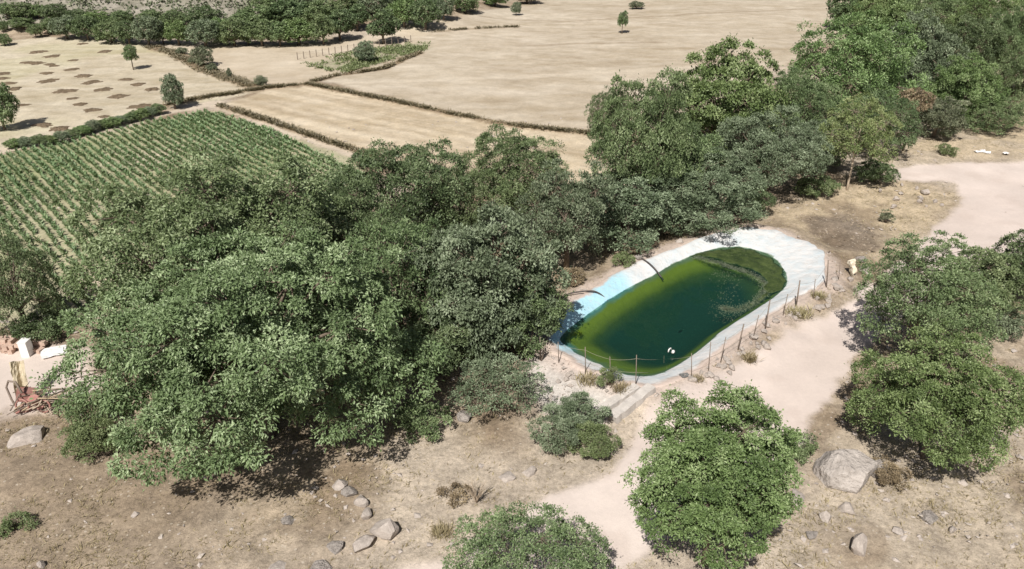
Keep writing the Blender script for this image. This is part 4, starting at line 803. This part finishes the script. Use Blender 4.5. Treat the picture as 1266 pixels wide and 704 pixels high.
# ------------------------------------------------------------------ rocks
def rock_mesh(seed, sub=3, cuts=16, dr=(.42, .78)):
    import bmesh
    bm = bmesh.new(); bmesh.ops.create_icosphere(bm, subdivisions=sub, radius=1); r = np.random.default_rng(seed); ns = unit(r, cuts); ds = r.uniform(dr[0], dr[1], cuts)
    V = np.array([v.co for v in bm.verts])
    for nv, dd in zip(ns, ds):
        s = V @ nv; V = V - np.outer(np.maximum(0, s - dd) * .98, nv)
    V *= (1 + .10 * (fbm(V[:, 0] * 2.2 + seed, V[:, 1] * 2.2 + V[:, 2] * 1.7, seed, 4) - .5))[:, None]
    for v, c in zip(bm.verts, V): v.co = c
    me = bpy.data.meshes.new('rock'); bm.to_mesh(me); bm.free(); return me
ROCKS = [rock_mesh(200 + k, 3 if k < 4 else 2) for k in range(9)]
BOULDER = rock_mesh(236, 4, 24, (.60, .86))
def rock(px, py, w, h, lab, k, mat='rockpale', group=None, sink=.25, name='rock', cat='rock', seed=0):
    g = ground_at(px, py + h * .3); s = ppm(g); r = random.Random(int(px * 7 + py + seed)); me = BOULDER if k < 0 else ROCKS[k % len(ROCKS)]
    o = obj(name, me.copy() if (me.materials and me.materials[0] != M[mat]) else me)
    if not o.data.materials: o.data.materials.append(M[mat])
    elif o.data.materials[0] != M[mat]: o.data.materials[0] = M[mat]
    rx = w / 2 / s; rz = h / 2 / s; o.scale = (rx * 1.3, rx * r.uniform(1.0, 1.25), rz * 1.35); o.rotation_euler = (r.uniform(-.2, .2), r.uniform(-.2, .2), r.uniform(0, 6.28)); o.location = (g.x, g.y, g.z + rz * (1 - 2 * sink) * .8); tag(o, lab, cat, group); return o
rock(1040, 572, 64, 52, 'huge faceted grey boulder beside the dirt road', -1, 'rock', None, .3, 'boulder', 'boulder')
for p in [(474, 652, 40, 30, 'largest stone of the row on the dry slope, bottom left', 1), (450, 668, 34, 20, 'flat stone just below the largest stone of the row', 2), (416, 673, 24, 14, 'low stone left of the row, near the bottom edge', 3), (453, 634, 20, 15, 'stone directly above the largest stone of the row', 4),
          (446, 618, 22, 16, 'third stone from the top of the row on the slope', 5), (432, 607, 20, 13, 'second stone from the top of the row on the slope', 6), (421, 597, 22, 13, 'topmost stone of the row on the slope', 7), (34, 538, 42, 17, 'long pale boulder below the scrap heap', 2),
          (573, 513, 22, 14, 'pale stone at the foot of the wide grey shrub', 3), (655, 445, 13, 10, 'rounded pale stone beside the thick fence post', 5), (791, 318, 12, 8, 'white stone where the second hose leaves the rim', 6), (841, 298, 12, 7, 'white stone on the far rim of the pond', 7),
          (1061, 672, 26, 44, 'tall pale slab on the slope below the boulder', 4), (985, 615, 32, 18, 'pale stone below the boulder, left side', 1), (1084, 578, 24, 30, 'pale broken stone leaning on the right of the boulder', 6), (1020, 636, 20, 14, 'pale stone under the boulder', 7), (1046, 628, 22, 16, 'pale stone between boulder and slab', 8),
          (1148, 637, 22, 12, 'flat pale stone on the right slope', 3), (1177, 653, 14, 9, 'small white stone right of the flat stone on the slope', 5), (355, 643, 18, 10, 'lone pale stone under the big walnut shade', 6), (168, 635, 14, 8, 'small pale stone left on the brown slope', 7), (52, 697, 14, 10, 'white stone at the bottom left edge', 8),
          (344, 699, 30, 10, 'flat pale stone at the bottom edge', 2), (395, 701, 30, 10, 'flat stone at the bottom edge right of another', 3), (627, 590, 24, 12, 'pale flat stone left of the road, upper one', 4), (655, 583, 20, 12, 'pale flat stone beside the road edge', 5), (464, 706, 16, 8, 'small stone at the bottom edge below the stone row', 6),
          (1003, 660, 16, 10, 'small pale stone low on the right slope', 6), (1110, 655, 16, 10, 'small stone right of the tall slab', 2), (1004, 345, 26, 20, 'white rubble block behind the fence near its right end', 4), (1064, 320, 16, 10, 'pale stone right of the torn flap', 6), (1068, 333, 20, 12, 'larger pale stone below the torn flap', 8), (1143, 237, 14, 8, 'pale stone at the edge of the upper road', 1)]:
    rock(p[0], p[1], p[2], p[3], p[4], p[5], 'rockpale' if p[5] % 3 else 'rock')
r = random.Random(4)
for i in range(46):                                                    # rubble along the outside of the fence
    f = i / 45; j = f * (len(FENCE) - 7.01) + 6; a = int(j); t = j - a; bx = FENCE[a][1][0] * (1 - t) + FENCE[a + 1][1][0] * t; by = FENCE[a][1][1] * (1 - t) + FENCE[a + 1][1][1] * t
    rock(bx + r.uniform(-6, 16), by + r.uniform(-3, 12), r.uniform(5, 14), r.uniform(4, 9), 'rubble stone on the bank between the pond fence and the road', 4 + i % 5, 'rockpale', 'rubble along the fence bank', .2, 'rubble_stone', 'stone', i)
for i in range(16):
    rock(r.uniform(690, 780), r.uniform(458, 474) + 0, r.uniform(5, 10), r.uniform(4, 7), 'small stone on the near pond bank behind the concrete beams', 4 + i % 5, 'rockpale', 'small stones on the near bank', .2, 'rubble_stone', 'stone', i)
for i in range(12):
    rock(r.uniform(2, 62), r.uniform(396, 412), r.uniform(6, 13), r.uniform(4, 8), 'grey stone in the rubble under the left edge tree', 4 + i % 5, 'rockpale', 'rubble under the left edge tree', .2, 'rubble_stone', 'stone', i)
for i in range(14):
    rock(r.uniform(1080, 1165), r.uniform(228, 256), r.uniform(5, 9), r.uniform(3, 6), 'small stone in the stony patch beside the upper road', 4 + i % 5, 'rockpale', 'stones beside the upper road', .2, 'rubble_stone', 'stone', i)

# ------------------------------------------------------------------ dark heaps on the pale field
def heap_mesh(seed):
    n, m = 36, 7; r = np.random.default_rng(seed); V = [(0, 0, .30)]; F = []
    for j in range(1, m + 1):
        for k in range(n):
            a = 2 * math.pi * k / n; w = 1 + .6 * (float(fbm(np.array([math.cos(a) * 2.2 + seed * 3.3]), np.array([math.sin(a) * 2.2 + 7]), seed, 4)[0]) - .5) * 2; q = j / m * w; hgt = .30 * (1 - (j / m) ** 1.6) + r.normal(0, .03) * (j < m) - (.05 if j == m else 0); V.append((q * math.cos(a), q * math.sin(a), hgt))
    for k in range(n): F.append((0, 1 + k, 1 + (k + 1) % n))
    for j in range(m - 1):
        for k in range(n): F.append((1 + j * n + k, 1 + (j + 1) * n + k, 1 + (j + 1) * n + (k + 1) % n, 1 + j * n + (k + 1) % n))
    me = bpy.data.meshes.new('manure_heap'); me.from_pydata(V, [], F); me.update(); me.materials.append(M['manure']); return me
HM = [heap_mesh(k) for k in range(5)]
def z1(l): return [(a * .341, b * .341, c * .341) for a, b, c in l]
for i, (x, y, w) in enumerate(z1([(265, 220, 42), (100, 228, 44), (135, 230, 50), (180, 235, 36), (195, 241, 34), (267, 252, 48), (170, 267, 48), (300, 277, 62), (180, 294, 68), (338, 299, 58), (455, 289, 54), (500, 307, 54), (552, 326, 60), (372, 326, 52), (230, 332, 72), (258, 361, 60), (290, 379, 48), (430, 351, 70),
                                  (510, 388, 74), (332, 402, 60), (380, 424, 52), (155, 454, 58), (212, 468, 62), (10, 268, 50), (14, 286, 44), (20, 303, 56), (50, 323, 54), (20, 340, 50), (75, 385, 60), (135, 190, 50), (300, 160, 40), (190, 205, 60), (380, 188, 50)])):
    g = ground_at(x, y); s = ppm(g); o = obj('manure_heap', HM[i % 5], None, None, (g.x, g.y, g.z - .02)); q = w / 2 / s; o.scale = (q * 1.12, q * (1.0 + .5 * ((i * 3) % 4) / 4), .45 + .4 * ((i * 7) % 5) / 5); o.rotation_euler = (0, 0, i * 1.7)
    tag(o, 'low dark brown heap of manure on the pale stubble field', 'heap', 'dark heaps on the stubble field')

# ------------------------------------------------------------------ yard at the left: scrap, sticks, bricks, white sheets
g0 = ground_at(40, 500)
sc_o = empty('scrap_cart', g0); tag(sc_o, 'broken red farm implement with bent hoop in the scrap heap', 'farm implement')
def yp(px, py, dz=0.0): g = ground_at(px, py); return Vector((g.x, g.y, g.z + dz)) - g0
s = ppm(g0)
m = MB(); m.box(yp(36, 500, .55), (.75, .5, .5), Matrix.Rotation(.4, 3, 'Z') @ Matrix.Rotation(.3, 3, 'Y')); m.build('red_box', M['red'], sc_o)
m = MB(); m.box(yp(49, 506, .45), (.5, .4, .6), Matrix.Rotation(-.5, 3, 'Z') @ Matrix.Rotation(.5, 3, 'X')); m.build('red_box', M['red'], sc_o)
m = MB(); m.tube([yp(23, 508, .0), yp(18, 505, .5), yp(15, 500, .95), yp(20, 500, 1.3), yp(29, 502, 1.35), yp(34, 506, .9)], .05, 8); m.build('hoop', M['post'], sc_o, True)
m = MB(); m.tube([yp(20, 512, .05), yp(62, 504, .45)], .06, 7); m.build('drawbar', M['red'], sc_o, True)
for px in (30, 56): 
    m = MB(); c = yp(px, 509, .32); m.tube([c + Vector((.3 * math.cos(a), .07 * math.sin(a), .3 * math.sin(a))) for a in np.linspace(0, 2 * math.pi, 19)], .045, 6, False); m.tube([c - Vector((0, .1, 0)), c + Vector((0, .1, 0))], .05, 8); m.build('wheel', M['red'], sc_o, True)
st_o = empty('stick_pile', ground_at(62, 504)); so = Vector(st_o.location); tag(st_o, 'pile of dry sticks and poles leaning on the red implement', 'stick pile'); r = random.Random(8)
for i in range(46):
    a = r.gauss(.25, .9); L_ = r.uniform(.9, 3.0); c = ground_at(r.uniform(30, 85), r.uniform(496, 510)) - so; z = c.z + r.uniform(.12, .75); d = Vector((math.cos(a), math.sin(a) * .8, r.uniform(-.12, .28))) * L_ * .5; c = Vector((c.x, c.y, z)); q = [c - d, c + Vector((0, 0, r.uniform(-.1, .1))), c + d]
    for k in q: k.z = max(k.z, .04)
    m = MB(); m.tube(q, [r.uniform(.018, .04), .024, .01], 5); m.build('stick', M[['stick', 'bark', 'palebark', 'post'][i % 4]], st_o, True)
gy = ground_at(30, 492); rumple('yellow_sheet', 'faded yellow sheet propped upright on the scrap heap', 'sheet', (gy.x, gy.y + .3, gy.z + .95), .55, 1.5, .3, 'yellowp', .35, 6, 1.1, None, .25)
br_o = empty('brick_pile', ground_at(22, 432)); bo = Vector(br_o.location); tag(br_o, 'pile of pale red clay blocks at the edge of the yard', 'brick pile'); r = random.Random(3); bmsh = None
m = MB(); m.box((0, 0, 0), (.40, .2, .2)); bmsh = m.mesh('brick'); bmsh.materials.append(M['brick'])
for i in range(60):
    px = r.uniform(-6, 62); lay = r.choice([0, 0, 0, 1, 1, 2]); g = ground_at(px, r.uniform(427, 437)) - bo; o = obj('brick', bmsh, None, br_o, (g.x, g.y, g.z + .1 + .21 * lay)); o.rotation_euler = (r.choice([0, 0, 0, .4]) * r.uniform(-1, 1), r.uniform(-.12, .12), r.choice([0, 1.57]) + r.gauss(0, .25)); o.scale = (r.uniform(.8, 1.2),) * 3
g = ground_at(35, 439); m = MB(); m.box((0, 0, .42), (.42, .5, .84)); m.box((0, 0, .86), (.46, .54, .05)); tag(m.build('white_cabinet', M['white'], None, False, (g.x, g.y, g.z)), 'white upright metal cabinet in front of the brick pile', 'cabinet')
g = ground_at(67, 437); rumple('white_sheet', 'white flat sheet lying on the dirt yard beside the brick pile', 'sheet', (g.x, g.y, g.z + .05), 1.1, .9, .12, 'white', .5, 9)
# dead pale plant on the slope
g = ground_at(589, 622); dp = empty('dead_plant', g); tag(dp, 'pale dead branching plant on the dry slope', 'plant'); r = random.Random(6); m = MB()
for i in range(26):
    a = r.uniform(0, 6.28); e = Vector((math.cos(a) * r.uniform(.1, .45), math.sin(a) * r.uniform(.1, .4), r.uniform(.35, .95))); m.tube([(0, 0, -.03), e * .5 + Vector((0, 0, .1)), e], [.016, .012, .006], 4, False)
    for k in range(2): m.tube([e * .65, e + Vector((r.uniform(-.2, .2), r.uniform(-.2, .2), r.uniform(0, .2)))], [.01, .005], 3, False)
m.build('stems', M['palebark'], dp)
# far low fence of the green plot
pf = empty('plot_fence', ground_at(372, 74)); po = Vector(pf.location); tag(pf, 'row of low thin posts along the green plot, far field', 'fence')
pts = []
for i in range(19):
    t = i / 18; x = 368 + 140 * t; y = 74 - 22 * t; g = ground_at(x, y) - po; m = MB(); m.tube([g - Vector((0, 0, .1)), g + Vector((0, 0, 1.0))], .06, 5); m.build('post', M['post'], pf); pts.append(g)
for a, b in zip(pts[:-1], pts[1:]): m = MB(); m.tube([a + Vector((0, 0, .8)), b + Vector((0, 0, .8))], .012, 3); m.build('wire', M['wire'], pf)
